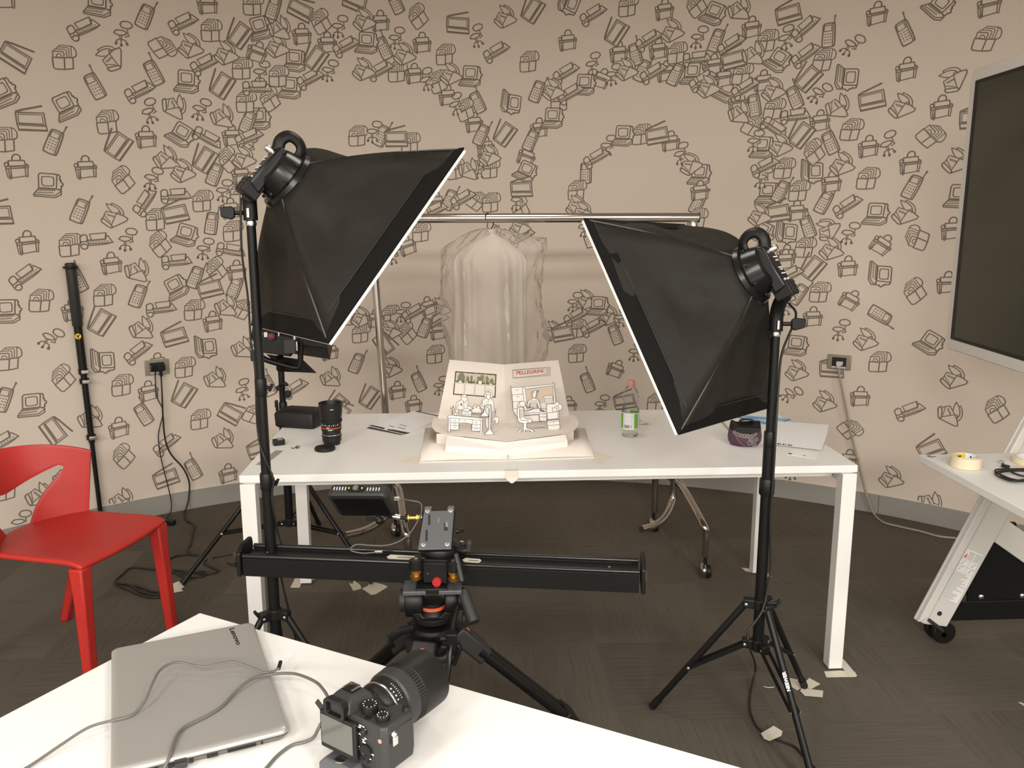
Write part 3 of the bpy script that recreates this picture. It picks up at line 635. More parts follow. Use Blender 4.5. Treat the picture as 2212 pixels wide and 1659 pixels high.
LS = V((.156, -.277, 0)); RS = V((1.602, -.304, 0))
stand('black light stand under the left softbox, in front of the desk corner', LS.x, LS.y, .40, .27, .31, (-20, 100, 220), 1.545, secs=((0, .016), (.36, .014), (.60, .0125)))
stand('black light stand under the right softbox, one foot taped to the carpet', RS.x, RS.y, .405, .275, .31, (160, 40, 283), 1.235, lettering=True, secs=((0, .0165), (.45, .0165), (.62, .0125)))
rear = stand('black light stand behind the long desk under the LED panel', -.085, 1.05, .49, .20, .47, (207, -33, 85), .93, secs=((0, .018), (.30, .016), (.55, .0135)), lettering='band')

# ------------------------------------------------------------------ softboxes
def softbox(label, corners, px, O, n, stand_top, sgn):
    O, n = V(O), V(n).normalized()
    C = []
    for c, p in zip(corners, px):
        c = V(c)
        if p:
            d = ray(*p); t = (c-CAM).dot(RF); c = CAM+d*t      # same distance, exact direction
        C.append(c)
    cen = sum(C, V((0, 0, 0)))/4
    u = V((0, 0, 1))-n*n.z; u.normalize(); s = n.cross(u)      # u up, s sideways
    r = thing('softbox_light', label, 'softbox', V((stand_top[0], stand_top[1], stand_top[2])), 'softbox lights')
    RR = .082; FAR, BULGE = (1, .062) if sgn < 0 else (0, .030)
    # ring points face the rim points
    def rimpt(e, t): return C[e]+(C[(e+1) % 4]-C[e])*t
    rows = []; NS = 12
    for e in range(4):
        ring = []
        for k in range(NS+1):
            t = k/NS; P = rimpt(e, t); d = (P-O); d = (d-n*d.dot(n)).normalized(); A = O+d*RR
            col = []
            for j in range(15):
                v = j/14; q = A+(P-A)*v
                mid = 4*t*(1-t); sag = .022*mid*math.sin(math.pi*v)+.008*math.sin(math.pi*v)*math.sin(9*t+e*2)*mid
                kk = t if (e+1) % 4 == FAR else (1-t if e == FAR else 0); fb = math.sin(math.pi*v**.75)
                bow = .020*math.sin(math.pi*v)*(1-mid)+BULGE*1.6*fb*max(0, kk)**2
                w_ = (noise.noise(q*7)*.016+noise.noise(q*17+V((3, 1, 2)))*.011+noise.noise(q*34)*.004+.006*math.sin(t*5+v*9+e))*math.sin(math.pi*v)*min(1, mid*3)
                col.append(q+(cen-q).normalized()*(sag+w_)-(cen-q).normalized()*bow*.6)
            ring.append(col)
        MB().grid(ring).build('fabric_panel', 'fabric', r, smooth=70, solid=.003)
        # piping along the seam
        MB().tube([O+((C[e]-O)-n*(C[e]-O).dot(n)).normalized()*(RR+.001)+((C[e])-(O+((C[e]-O)-n*(C[e]-O).dot(n)).normalized()*RR))*v-((cen-C[e]).normalized()*(.014*math.sin(math.pi*v))) for v in [k/8 for k in range(9)]], .0022, 6, 2).build('seam', 'piping', r, smooth=80)
    # hem band and white face
    nn = (C[1]-C[0]).cross(C[3]-C[0]).normalized()
    if nn.dot(n) < 0: nn = -nn
    b = MB(); ex = lambda c, k: c+(c-cen).normalized()*k
    back = [C[i]+(O-C[i])*.135 for i in range(4)]
    b.loft([[ex(q, .009) for q in back], [ex(q, .007) for q in C], [q+nn*.004+(q-cen).normalized()*.003 for q in C], [ex(q, -.004) for q in C]], False)
    b.build('hem', 'trim', r, .002, solid=.002)
    bb = [ex(q, .012) for q in back]; b = MB()
    for i in range(4): b.tube([bb[i], (bb[i]+bb[(i+1) % 4])/2-((bb[i]+bb[(i+1) % 4])/2-cen).normalized()*.001, bb[(i+1) % 4]], .0022, 6, 3)
    b.build('hem_crease_line', 'port', r, smooth=80)  # dark line drawn for the crease where the hem band begins
    b = MB(); b.loft([[ex(q, .003)-nn*.002 for q in C], [ex(q, .003)+nn*.0125 for q in C], [ex(q, -.01)+nn*.0125 for q in C]], False)
    b.loft([[ex(q, -.006)+nn*.006 for q in C], [ex(q, -.006)+nn*.008 for q in C]])
    b.build('diffuser', 'diff', r)
    # lamp head
    H = lambda h, a, c: O+n*h+u*a+s*c
    hd = MB().lathe([(RR+.004, .012), (RR+.006, 0), (RR+.001, -.012), (RR-.010, -.016), (.068, -.035), (.062, -.055), (.052, -.062), (.001, -.062)], O, n, 36).build('lamp_head', 'blackg', r, smooth=30)
    b = MB()
    for k in range(8):
        a = k*math.pi/4+.3; b.cyl(H(-.02, (RR-.008)*math.cos(a), (RR-.008)*math.sin(a)), H(-.026, (RR-.011)*math.cos(a), (RR-.011)*math.sin(a)), .004, n=8)
    b.build('screw', 'port', hd)
    cp = MB().prism([H(-.050, .060, -.032), H(-.078, .05, -.032), H(-.084, -.075, -.032), H(-.045, -.085, -.032)], s*.064).build('control_panel', 'blackg', r, .006)
    MB().tube([H(-.070, .045, 0), H(-.080, .072, 0), H(-.070, .096, 0), H(-.044, .102, 0), H(-.022, .090, 0), H(-.015, .062, 0)], .010, 10, 5, 1.7).build('handle', 'black', r, smooth=70)
    MB().lathe([(.010, 0), (.010, .020), (.008, .024), (.0005, .024)], H(-.076, .034, sgn*.006), -n, 16).build('dial', 'steel', cp)
    b = MB()
    for k, (a, w_) in enumerate(((.012, .03), (.002, .02), (-.020, .034), (-.026, .022), (-.038, .03))): b.box(H(-.0845+.045*(a+.075)*0-.0, a, 0), (w_, .0035, .001), (s, u, n))
    for c_ in (-.012, .012): b.cyl(H(-.082, -.056, c_), H(-.0865, -.056, c_), .0035, n=8)
    b.build('marking', 'whiteprint', cp)
    vt = MB().box(H(-.066, -.082, 0), (.056, .045, .05), (s, u, n)).build('vent', 'black', r, .003)
    b = MB()
    for k in (-1, 0, 1): b.box(H(-.0925, -.082, k*.016), (.002, .04, .004), (s, u, n)); b.box(H(-.0925, -.082+k*.013, 0), (.05, .002, .004), (s, u, n))
    b.build('vent_grille', 'dark', vt)
    # tilt bracket
    T = V(stand_top); e = H(-.06, -.095, 0)
    br = MB().tube([e, e+(T+V((0, 0, .05))-e)*.6, T+V((0, 0, .03)), T-V((0, 0, .02))], .019, 12, 4).build('tilt_bracket', 'black', r, smooth=60)
    kd = V((RX.x, RX.y, 0))*sgn
    b = MB(); b.cyl(T+kd*.015, T+kd*.045, .006).prism([T+kd*.04+V((0, 0, .012)), T+kd*.05+V((0, 0, .018)), T+kd*.078+V((0, 0, .015)), T+kd*.078-V((0, 0, .010)), T+kd*.05-V((0, 0, .018)), T+kd*.04-V((0, 0, .012))], V((0, -.012, 0)))
    b.build('tilt_knob', 'black', br, .003)
    fwd = -V((RF.x, RF.y, 0)).normalized()
    b = MB(); b.cyl(T+fwd*.019-V((0, 0, .012)), T+fwd*.019+V((0, 0, .012)), .006, n=10).lathe([(.014, 0), (.015, .004), (.014, .012)], T-V((0, 0, .034)), n=14)
    b.build('spigot', 'steel', br)
    MB().lathe([(.008, 0), (.008, .003), (.003, .005), (.0003, .005)], T+V((0, 0, .062))+fwd*.018, fwd, 10).build('tilt_bolt', 'steel', br)
    return r, H
LT = V((LS.x, LS.y, 1.56)); RT = V((RS.x, RS.y, 1.25))
sbl, _ = softbox('left black softbox on its stand, white face turned down to the right', [(.728, -.332, 1.722), (.415, .188, 1.703), (.081, -.030, 1.230), (.394, -.551, 1.248)],
        [(998, 322), None, (545, 700), (708, 738)], (.258, -.262, 1.642), (.665, .377, -.645), LT, -1)
sbr, _ = softbox('right black softbox on its stand, white face turned down to the left', [(1.454, .196, 1.501), (1.062, -.264, 1.541), (1.287, -.504, .991), (1.679, -.045, .951)],
        [(1478, 487), (1265, 475), (1467, 935), (1655, 880)], (1.528, -.285, 1.385), (-.676, .533, -.509), RT, 1)
def cord(label, pts, rad, m, name='cable', cat='cable', sm=6):
    r = thing(name, label, cat, pts[-1]); MB().tube(pts, rad, 7, sm).build('cable', m, r, smooth=80); return r
Z = V((0, 0, 1))
g = lambda x, y, z=.006: atz(x, y, z)
MB().tube([RT+V((.025, -.02, .06)), RT+V((.055, .0, .02)), aty(1690, 760, -.29), aty(1682, 830, -.30), aty(1676, 930, -.325), aty(1671, 1020, -.33), aty(1664, 1130, -.33), aty(1664, 1230, -.33), aty(1650, 1310, -.345), aty(1630, 1345, -.36), aty(1616, 1365, -.37), aty(1618, 1395, -.36), g(1632, 1440, .06), g(1622, 1490), g(1620, 1530), g(1632, 1565), g(1655, 1587, .008), g(1685, 1600, .008), g(1715, 1612), g(1735, 1632), g(1775, 1675)], .0035, 7, 6).build('power_cord', 'cableb', sbr, smooth=80)
lc = MB().tube([LT+V((-.02, -.01, .04)), LT+V((-.028, -.005, -.1)), aty(535, 640, -.27), aty(542, 740, -.27), aty(551, 800, -.275), aty(556, 925, -.27), aty(568, 980, -.30), aty(585, 1020, -.30), aty(592, 1040, -.30), aty(588, 1060, -.30), aty(590, 1100, -.30), aty(600, 1150, -.27), aty(608, 1180, -.26), aty(606, 1240, -.26), V((.20, -.18, .15)), V((.10, -.10, .006)), V((-.05, -.2, .006))], .003, 7, 6).build('power_cord', 'cableb', sbl, smooth=80)
MB().box(aty(549, 768, -.27), (.018, .014, .03)).build('inline_switch', 'black', lc, .002)

# ------------------------------------------------------------------ LED panel behind the left stand
Y = 1.02; A = lambda x, y, dY=0: aty(x, y, Y+dY)
r = thing('led_panel_light', 'black LED panel light with a red knob, below the left softbox', 'LED light', (-.085, 1.05, .93))
c = A(632, 738, .07); pu = (A(712, 746)-A(548, 722)).normalized(); pv = V((0, .45, .89)).normalized(); pv = (pv-pu*pv.dot(pu)).normalized(); pn = pu.cross(pv)
MB().box(c+pv*.00, (.325, .065, .16), (pu, pn if 0 else pv, pn)).build('panel_body', 'blackm', r, .004)
MB().box(A(590, 742, -.02), (.155, .085, .05), (pu, V((0, 0, 1)), V((0, 1, 0)))).build('rear_housing', 'black', r, .004)
MB().box(A(630, 746, -.05), (.05, .09, .06)).build('battery_plate', 'dark', r, .003)
MB().lathe([(.014, 0), (.016, .004), (.016, .016), (.013, .018), (.0005, .018)], A(586, 727, -.05), (.15, -1, .1), 20).build('dial', 'darkred', r)
for x_, y_, k_, s_ in ((574, 723, -.051, (.016, .004, .022)), (565, 722, -.051, (.010, .004, .022)), (602, 722, -.051, (.006, .004, .018)), (641, 748, -.085, (.006, .002, .04)), (636, 731, -.085, (.008, .002, .02))): MB().box(A(x_, y_, k_), s_).build('connector', 'steel', r, .001)
MB().tube([A(552, 742), A(562, 765), A(572, 776), A(600, 785), A(640, 795, -.01), A(648, 786, -.01), A(650, 740, -.01)], .0125, 8, 3).build('yoke', 'blackm', r, smooth=60)
MB().prism([A(575, 765, .1), A(655, 778, .1), A(684, 806, .1), A(615, 803, .1)], (0, .004, 0)).build('barn_door', 'blackm', r)
MB().prism([A(655, 730, .1), A(711, 738, .1), A(708, 757, .1), A(655, 750, .1)], (0, .004, 0)).build('barn_door', 'blackm', r)
b = MB(); b.cyl(A(604, 772), (-.085, 1.05, .90), .018, .02).build('spigot_mount', 'black', r)
b = MB(); b.bar(A(612, 826), A(622, 833), .02, .012).bar(A(598, 840), A(606, 835), .03, .02).bar(A(616, 850), A(628, 853), .022, .03).bar(A(594, 872), A(600, 872), .02, .03).bar(A(596, 882), A(601, 882), .02, .02)
b.build('wing_clamp', 'black', rear, .003)
# ------------------------------------------------------------------ clothes rack and bagged garment
RY = 1.07
r = thing('clothes_rack', 'chrome clothes rack on casters standing behind the long desk', 'clothes rack', (1.02, RY, 0))
XL, XR = .37, 1.70
rail = MB().tube([(XL-.06, RY, 1.542), (XR+.035, RY, 1.542)], .020, 20, 1).build('rail', 'chrome', r, smooth=60)
MB().cyl((XR+.034, RY, 1.542), (XR+.038, RY, 1.542), .0215).build('end_cap', 'dark', rail)
for x, sg in ((XL, 1), (XR, -1)):
    xx = .325 if sg == 1 else 1.715
    MB().tube([(xx, RY, 1.525), (x-.0*sg, RY, .42)], .0165, 14, 1).build('upright', 'chrome', r, smooth=60)
    MB().lathe([(.02, 0), (.023, .004), (.023, .04), (.02, .046)], (xx+.001*sg, RY, 1.478)).build('rail_clamp', 'steel', r)
x = 1.662
for x, yy in ((.385, RY), (1.668, RY)):
    # inner foot tube bends toward the viewer, as the hanging-rail stub
    MB().tube([(x, yy, .45), (x, yy, .30), (x-.012, yy-.02, .25), (x-.06, yy-.10, .215), (x-.12, yy-.17, .205), (x-.19, yy-.22, .205)], .0165, 12, 6).build('lower_bar', 'chrome', r, smooth=60)
    a, c = ((x+.085, .79), (x-.02, 1.36))
    f = MB().tube([(a[0]-.005, a[1], .10), (a[0]-.005, a[1], .20), (a[0]-.02, a[1]+.03, .25), (x+.03, yy-.04, .335), (x, yy+.03, .355), (c[0], c[1]-.06, .335), (c[0], c[1], .30), (c[0], c[1], .10)], .0165, 12, 7).build('base_foot', 'chrome', r, smooth=60)
    for q in (a, c):
        k = MB().ball((q[0]-.012, q[1], .034), .034, 16, (.55, 1, 1)).build('caster_hood', 'chrome', r, smooth=60)
        b = MB(); b.cyl((q[0]-.002, q[1], .031), (q[0]+.018, q[1], .031), .031, n=24); b.build('wheel', 'black', k, .004)
        MB().cyl((q[0]-.004, q[1], .05), (q[0]-.004, q[1], .10), .008).build('caster_stem', 'black', k)
# garment
gx = .845
r = thing('bagged_garment', 'white garment under clear plastic, hanging from the chrome rail', 'garment', (gx, RY, .60))
MB().tube([(.838, RY+.01, 1.53), (.826, RY, 1.561), (.812, RY-.022, 1.555), (.812, RY-.027, 1.535)], .0022, 6, 5).tube([(.838, RY+.01, 1.53), (.846, RY, 1.515), (.833, RY, 1.49), (.83, RY, 1.47)], .0022, 6, 5).build('hanger_hook', 'blackm', r)
MB().tube([(.735, RY, 1.375), (.78, RY, 1.415), (.83, RY, 1.455), (.88, RY, 1.415), (.935, RY, 1.37)], .007, 8, 5).build('hanger', 'diff', r)
def gar(z, t):
    """outline of the garment at height z; t 0..1 around"""
    k = min(1, max(0, (1.475-z)/.10)); L = gx-.012-(.165*k**.75)-.03*max(0, (1.2-z))*.5; R = gx+.005+.140*k**.8+.012*max(0, 1.2-z)
    a = 2*math.pi*t; cx, hw = (L+R)/2, (R-L)/2; d = .025+.055*k
    fold = .018*k*min(1, max(0, (1.44-z)/.15))*(math.sin(a*7+1.1+z*2)+.8*math.sin(a*12+z*3.1)+.5*math.sin(a*19))
    x = cx+hw*(abs(math.cos(a))**.75)*(1 if math.cos(a) > 0 else -1); y = RY+.01+d*math.sin(a)*(1-.0*k)
    return V((x, y+(-fold if math.sin(a) < 0 else fold)*abs(math.sin(a))**.5, z+.014*math.sin(a*2+.3)*0))
n = 96; zs = [1.478, 1.472, 1.46, 1.445, 1.43, 1.41, 1.39, 1.36]+[1.32-.05*i for i in range(15)]
MB().loft([[gar(z, i/n) for i in range(n)] for z in zs]).build('garment_cloth', 'garment', r, smooth=80)
MB().loft([[V((.836+(.020-.008*j)*math.cos(2*math.pi*i/12)*(1+.4*j), RY+.012*math.sin(2*math.pi*i/12), 1.485+.011*(2-j)-.012)) for i in range(12)] for j in range(3)]).build('collar', 'garment', r, smooth=80)
def bagp(z, t):
    a = 2*math.pi*t; k = min(1, max(0, (1.50-z)/.085)); L = gx-.02-.195*k**.55+.018*math.sin(z*9)*k; R = gx+.02+.205*k**.8+.022*math.sin(z*13+1)*k-.04*max(0, 1.25-z)
    cx, hw = (L+R)/2, (R-L)/2; d = .035+.072*k
    wr = .006*math.sin(a*5+z*21)+.004*math.sin(a*13-z*33)+.003*math.sin(a*23+z*60)
    return V((cx+(hw+wr)*(abs(math.cos(a))**.8)*(1 if math.cos(a) > 0 else -1), RY+.01+(d+wr)*math.sin(a), z+(.055*max(0, math.cos(a))**6*k*max(0, 1-abs(z-1.40)/.10))))
zs = [1.50, 1.495, 1.485, 1.47, 1.455, 1.44, 1.425, 1.41]+[1.39-.02*i for i in range(41)]
MB().loft([[bagp(z, i/n) for i in range(n)] for z in zs], False).build('plastic_cover', 'bag', r, smooth=80)

# ------------------------------------------------------------------ things on the long desk
T = ZT
SHEETS = 'printed sheets left of the book'
def flat(name, label, cat, pts, m='paper', z=.0004, th=.0004, z0=T, extra=None, group=None):
    """a thin sheet lying on a level surface, outline given on that surface"""
    P = [atz(x, y, z0) for x, y in pts]; b = MB(); b.prism([V((p.x, p.y, z0+z)) for p in P], (0, 0, th))
    mats = [m]
    if extra:
        for k, (mm, polys) in enumerate(extra): 
            mats.append(mm); b.m(k+1)
            for q in polys: b.poly([V((*atz(x, y, z0).xy, z0+z+th+.0003+.0001*k)) for x, y in q])
    o = b.build(name, mats, smooth=0); return tag(o, label, cat, group)
# lens standing on its mount
lp = V((.236, .372, T)); prof = [(.026, 0), (.030, .002), (.030, .010), (.034, .014), (.034, .030), (.036, .032), (.036, .036), (.0335, .038), (.0335, .054), (.0365, .056), (.0365, .062), (.036, .064), (.0365, .082), (.039, .086), (.039, .094), (.037, .096), (.0385, .103), (.041, .122), (.042, .146), (.042, .154), (.039, .155), (.0375, .150), (.033, .110), (.001, .108)]
r = thing('camera_lens', 'black camera lens with an orange ring standing upright on the desk', 'lens', lp)
MB().lathe(prof, lp, n=40).build('barrel', 'black', r, smooth=40)
MB().lathe([(.0365, .0635), (.0371, .0638), (.0371, .0656), (.0365, .066)], lp, n=40).build('orange_ring', 'orange', r)
MB().lathe([(.0337, .0375), (.0342, .038), (.0342, .0392), (.0337, .0397)], lp, n=40).build('metal_ring', 'steel', r)
b = MB()
for k in range(40): 
    a = k*math.pi/20; d = V((math.cos(a), math.sin(a), 0)); b.box(lp+d*.0392+V((0, 0, .090)), (.0016, .003, .0075), (d, Z.cross(d), Z))
b.build('focus_grip', 'black', r)
b = MB()
for k in range(9):
    a = math.radians(-140+k*12); d = V((math.cos(a), math.sin(a), 0)); b.m(k % 2)
    b.box(lp+d*.0366+V((0, 0, .077-.002*(k % 2))), (.0006, .0025, .004), (d, Z.cross(d), Z))
for k, (zz, l) in enumerate(((.136, .012), (.0595, .016), (.069, .010))):
    a = math.radians(-75-12*k); d = V((math.cos(a), math.sin(a), 0)); b.m(0); b.box(lp+d*(.0425 if k == 0 else .0368)+V((0, 0, zz)), (.0006, l, .0018), (d, Z.cross(d), Z))
b.build('scale_marks', ['whiteprint', 'orange'], r)
lc_ = V((.224, .292, T)); b = MB(); b.lathe([(.034, 0), (.036, .002), (.0365, .008), (.034, .012), (.030, .0125), (.029, .011), (.001, .011)], lc_, n=40)
tag(b.build('lens_cap', 'black', smooth=35), 'round black cap lying on the desk in front of the standing lens', 'lens cap')
# black case
c0_ = atz(640, 929, T); bx = V((.96, -.28, 0)).normalized(); by = V((-bx.y, bx.x, 0)); b = MB()
c_ = V((.068, .672, T)); q = lambda e, z: [V((p.x, p.y, T+z)) for p in rrect(c_, bx, by, .168+e, .125+e, .014)]
b.loft([q(-.012, 0), q(0, .006), q(.004, .052), q(-.006, .062), q(-.02, .0645)])
tag(b.build('equipment_case', 'black', None, .002), 'black box-shaped case at the left rear corner of the long desk', 'case')
# small black box
c_ = atz(602, 955, T+.01); ax = (V((.9, .43, 0)).normalized(), V((-.43, .9, 0)).normalized(), Z); r = thing('battery', 'small black battery with a pale label near the desk left edge', 'battery', (c_.x, c_.y, T))
MB().box((c_.x, c_.y, T+.0105), (.040, .030, .021), ax).build('battery_body', 'black', r, .003)
MB().box(V((c_.x, c_.y, T+.0213))+ax[0]*.004, (.018, .0305, .0008), ax).build('battery_label', 'greyl', r)
b = MB(); b.tube([atz(x, y, T+.002) for x, y in ((629, 967), (633, 968.5), (637, 967), (641, 966), (645, 967), (646, 964), (641, 963), (639, 967), (644, 968.5))], .0012, 6, 4)
tag(b.build('wire_clip', 'dark', smooth=80), 'tiny curled dark wire lying on the desk near the lens', 'wire')
flat('sticker_strip', 'grey printed sticker strip along the desk left edge', 'sticker', [(552, 1004), (596, 973), (612, 974), (571, 1006)], 'greyl', extra=[('stick', [[(574, 988), (597, 974), (600, 974.3), (578, 988.5)], [(585, 988), (606, 975.5), (609, 975.8), (588, 989)], [(560, 1004), (570, 996.5), (573, 996.8), (563, 1004.3)]])])
# printed sheets (their square code is left out)
flat('printed_sheet', 'lower white sheet, its dark bar showing under the upper sheet', 'paper', [(787, 924), (840, 905), (935, 930), (876, 941)], 'paper', .0003, extra=[('port', [[(791, 925), (800, 922), (874, 940), (866, 940)]])])
flat('printed_sheet', 'upper white sheet with a dark bar and print, left of the book', 'paper', [(793, 921), (895, 888), (960, 902), (875, 939.5)], 'paper', .0012,
     extra=[('port', [[(796, 920), (804, 919), (833, 925.5), (828, 928)], [(836, 930), (848, 928.5), (886, 936), (875, 939)], [(838, 927.5), (846, 929), (841, 930.5), (836, 929)]]),
            ('line', [[(862, 918), (864, 917.6), (879, 921.5), (877, 922)], [(839, 920.5), (841, 920), (852, 923), (850, 923.6)], [(858, 924), (860, 923.5), (877, 927.5), (874, 928)], [(897, 890), (899, 889), (960, 901), (958, 902.5)]])])
# masking tape on the desk
def tapebit(label, pts, m='ptape', z0=T, z=.0003, group=None):
    P = [atz(x, y, z0) for x, y in pts]; b = MB(); b.prism([V((p.x, p.y, z0+z)) for p in P], (0, 0, .0004)); return tag(b.build('tape_piece', m, smooth=0), label, 'tape', group)
tapebit('masking tape holding the left front corner of the book', [(863, 993), (900, 983), (909, 986), (908, 997), (901, 1003), (868, 1001)], 'ptaped')
tapebit('masking tape holding the right front corner of the book', [(1272, 980), (1290, 975), (1326, 987), (1310, 993), (1300, 1005), (1280, 998)], 'ptaped')
# tape flap hanging over the front edge
o = atz(1104, 1008, T); b = MB(); b.loft([[(o.x+s*.022, .018, T+.0008), (o.x+s*.022, -.001, T+.0008), (o.x+s*.0225, -.0016, T-.022), (o.x+s*.018, -.003, T-.026), (o.x+s*.004, -.008, T-.038)] for s in (-1, 1)], False, False)
tag(b.build('tape_piece', 'ptapew', smooth=0, solid=.0004), 'tape flap folded over the desk front edge below the book', 'tape')
# water bottle
bp_ = V((1.335, .425, T)); r = thing('water_bottle', 'clear plastic water bottle with a pink cap and green label', 'bottle', bp_)
k = .202/.27
prof = [(.012, 0), (.030, .002), (.032, .008), (.0285, .020), (.0325, .030), (.0335, .040), (.0335, .098), (.0325, .106), (.030, .116), (.0255, .128), (.0265, .138), (.0305, .150), (.0315, .162), (.028, .180), (.018, .200), (.0115, .208), (.0115, .214)]
prof = [(a*.98, h*.93) for a, h in prof]
bt = MB(); bt.lathe(prof, bp_, n=40, caps=False)
for v in bt.bm.verts:
    h = v.co.z-T
    if h < .03:
        a = math.atan2(v.co.y-bp_.y, v.co.x-bp_.x); s = 1-.10*abs(math.sin(2.5*a)); v.co.x = bp_.x+(v.co.x-bp_.x)*s; v.co.y = bp_.y+(v.co.y-bp_.y)*s
bt.build('bottle_body', 'pet', r, smooth=70)
MB().lathe([(.0145, .192), (.0150, .194), (.0150, .210), (.0138, .213), (.0005, .213)], bp_, n=28).build('cap', 'pink', r, .0006)
b = MB(); R_ = .0336; n = 48; z0, z1 = T+.033, T+.092
for i in range(n):
    a0, a1 = 2*math.pi*i/n, 2*math.pi*(i+1)/n; t = math.degrees((a0+a1)/2) % 360
    b.m(1 if t in () or 178 <= t <= 208 or 285 <= t <= 312 or 20 < t < 80 else 0)
    b.f(b.vs([bp_.xy.to_3d()+V((R_*math.cos(a), R_*math.sin(a), z)) for a, z in ((a0, z0), (a1, z0), (a1, z1), (a0, z1))]))
b.m(0); b.lathe([(R_+.0002, z1-T-.001), (R_+.0002, z1-T+.002)], bp_, n=n, caps=False).lathe([(R_+.0002, z0-T-.002), (R_+.0002, z0-T+.001)], bp_, n=n, caps=False)
on = lambda deg, z: V((bp_.x+(R_+.0004)*math.cos(math.radians(deg)), bp_.y+(R_+.0004)*math.sin(math.radians(deg)), T+z))
def lq(d0, d1, za, zb): b.f(b.vs([on(d0, za), on(d1, za), on(d1, zb), on(d0, zb)]))
b.m(2)
for d in (220, 226, 231, 238, 241, 248, 254, 266): lq(d, d+3, .037, .049)
for zz in (.058, .062, .078, .082): lq(218, 268, zz, zz+.0015)
b.m(3); lq(300, 330, .046, .053); b.m(4); lq(308, 345, .06, .07)
b.m(5); lq(292, 345, .078, .086); b.m(1); lq(312, 345, .036, .044)
b.build('label', ['lwhite', 'lgreen', 'line', 'redk', 'stick', 'bluec'], r, smooth=60, recalc=False)
o = atz(1388, 917, T); b = MB(); b.grid([[(o.x-.024, o.y, T+.001), (o.x-.01, o.y+.012, T+.010), (o.x-.012, o.y+.026, T+.018)], [(o.x, o.y-.004, T+.004), (o.x+.006, o.y+.008, T+.010), (o.x+.004, o.y+.02, T+.008)], [(o.x+.030, o.y, T+.001), (o.x+.022, o.y+.012, T+.003), (o.x+.014, o.y+.022, T+.001)]])
tag(b.build('tape_piece', 'roll', smooth=80, solid=.0006), 'crumpled yellowish tape scrap behind the water bottle', 'tape')
# purse
pc = V((1.722, .275, T)); r = thing('coin_purse', 'small purple purse with silver embroidery and a black top', 'purse', pc)
px_ = V((.97, -.2, 0)).normalized(); py_ = V((.2, .97, 0)).normalized()
def pr(sx, sy, z, tw=0): return [pc+px_*(sx*math.cos(2*math.pi*i/40))*(1+.03*math.cos(4*math.pi*i/40))+py_*sy*math.sin(2*math.pi*i/40)+V((0, 0, z+.004*math.cos(4*math.pi*i/40)*tw)) for i in range(40)]
MB().loft([pr(.030, .022, .001), pr(.047, .036, .003), pr(.056, .043, .016), pr(.058, .044, .034), pr(.055, .039, .055), pr(.050, .028, .072, 1)], True).build('purse_body', 'purple', r, smooth=70)
b = MB(); b.loft([pr(.0545, .0375, .058), pr(.0525, .030, .070, 1), pr(.050, .020, .080, 2), pr(.045, .010, .083, 2)], True)
b.prism([pc+px_*a-py_*.0405+V((0, 0, z)) for a, z in ((-.05, .072), (.052, .072), (.045, .060), (.020, .050), (-.005, .047), (-.030, .058))], py_*.02); b.build('black_top', 'black', r, .002, smooth=50)
MB().tube([pc+px_*(-.02)+V((0, 0, .08)), pc+px_*(-.016)+V((0, 0, .090)), pc+px_*.004+V((0, 0, .094)), pc+px_*.026+V((0, 0, .090)), pc+px_*.036+V((0, 0, .080))], .006, 8, 5, .6).build('clasp', 'black', r)
b = MB()
def psf(a, z): 
    k = .052+.006*math.sin(z/.07*math.pi); kk = .037+.0085*math.sin(min(1, z/.06)*math.pi)
    return pc+px_*k*math.cos(a)*1.01+py_*kk*math.sin(a)*1.03+V((0, 0, z))
for a, z, q in [(-2.35, .053, .006), (-2.2, .048, .0065), (-2.02, .046, .0065), (-1.84, .044, .0065), (-1.66, .044, .0068), (-1.48, .043, .007), (-1.32, .038, .007), (-1.22, .029, .008), (-1.32, .019, .010), (-1.0, .012, .008), (-.9, .03, .007), (-.95, .05, .006), (-1.12, .046, .007)]:
    for rr in (q, q*.55): b.tube([psf(a+rr*math.cos(t*.7)/.05, z+rr*math.sin(t*.7)) for t in range(10)], .0010, 5, 1)
b.tube([psf(-2.25+.1*k, .043-.036*math.sin(k/7*math.pi/2)) for k in range(8)], .0009, 5, 3).build('embroidery', 'lace', r, smooth=60)
# set square, papers, card, stick
tri = [(1574, 897.5), (1706, 908.5), (1672, 915), (1655, 915)]
P = [atz(x, y, T) for x, y in [(1572, 897), (1707, 908), (1662, 918)]]; cen = sum(P, V((0, 0, 0)))/3; b = MB()
inn = [cen+(p-cen)*.50 for p in P]
for i in range(3):
    j = (i+1) % 3; b.prism([P[i]+Z*.002, P[j]+Z*.002, inn[j]+Z*.002, inn[i]+Z*.002], Z*.002)
b.m(1)
for L_ in (P, inn):
    for i in range(3): b.bar(L_[i]+Z*.003, L_[(i+1) % 3]+Z*.003, .005 if L_ is P else .0035, .0032)
tag(b.build('set_square', ['bluec', 'blue'], smooth=0), 'clear blue set square lying at the desk rear right', 'ruler')
b = MB(); A_ = [atz(1664, 962, T), atz(1774, 975, T)]; q = lambda x, y, Y_: aty(x, y, Y_)
far = [atz(1680, 917, T), atz(1790, 925, T)]
def sheet(z, k): return [[A_[0]+V((0, 0, z)), A_[1]+V((0, 0, z))], [A_[0]+(far[0]-A_[0])*.5+V((0, 0, z+k*.7)), A_[1]+(far[1]-A_[1])*.5+V((.004, 0, z+k*.7))], [far[0]+V((0, 0, z+k)), far[1]+V((0, 0, z+k))]]
b.grid(sheet(.004, .010)); b.m(1)
lx = (A_[1]-A_[0]).normalized(); ly = (far[1]-A_[1]).normalized()
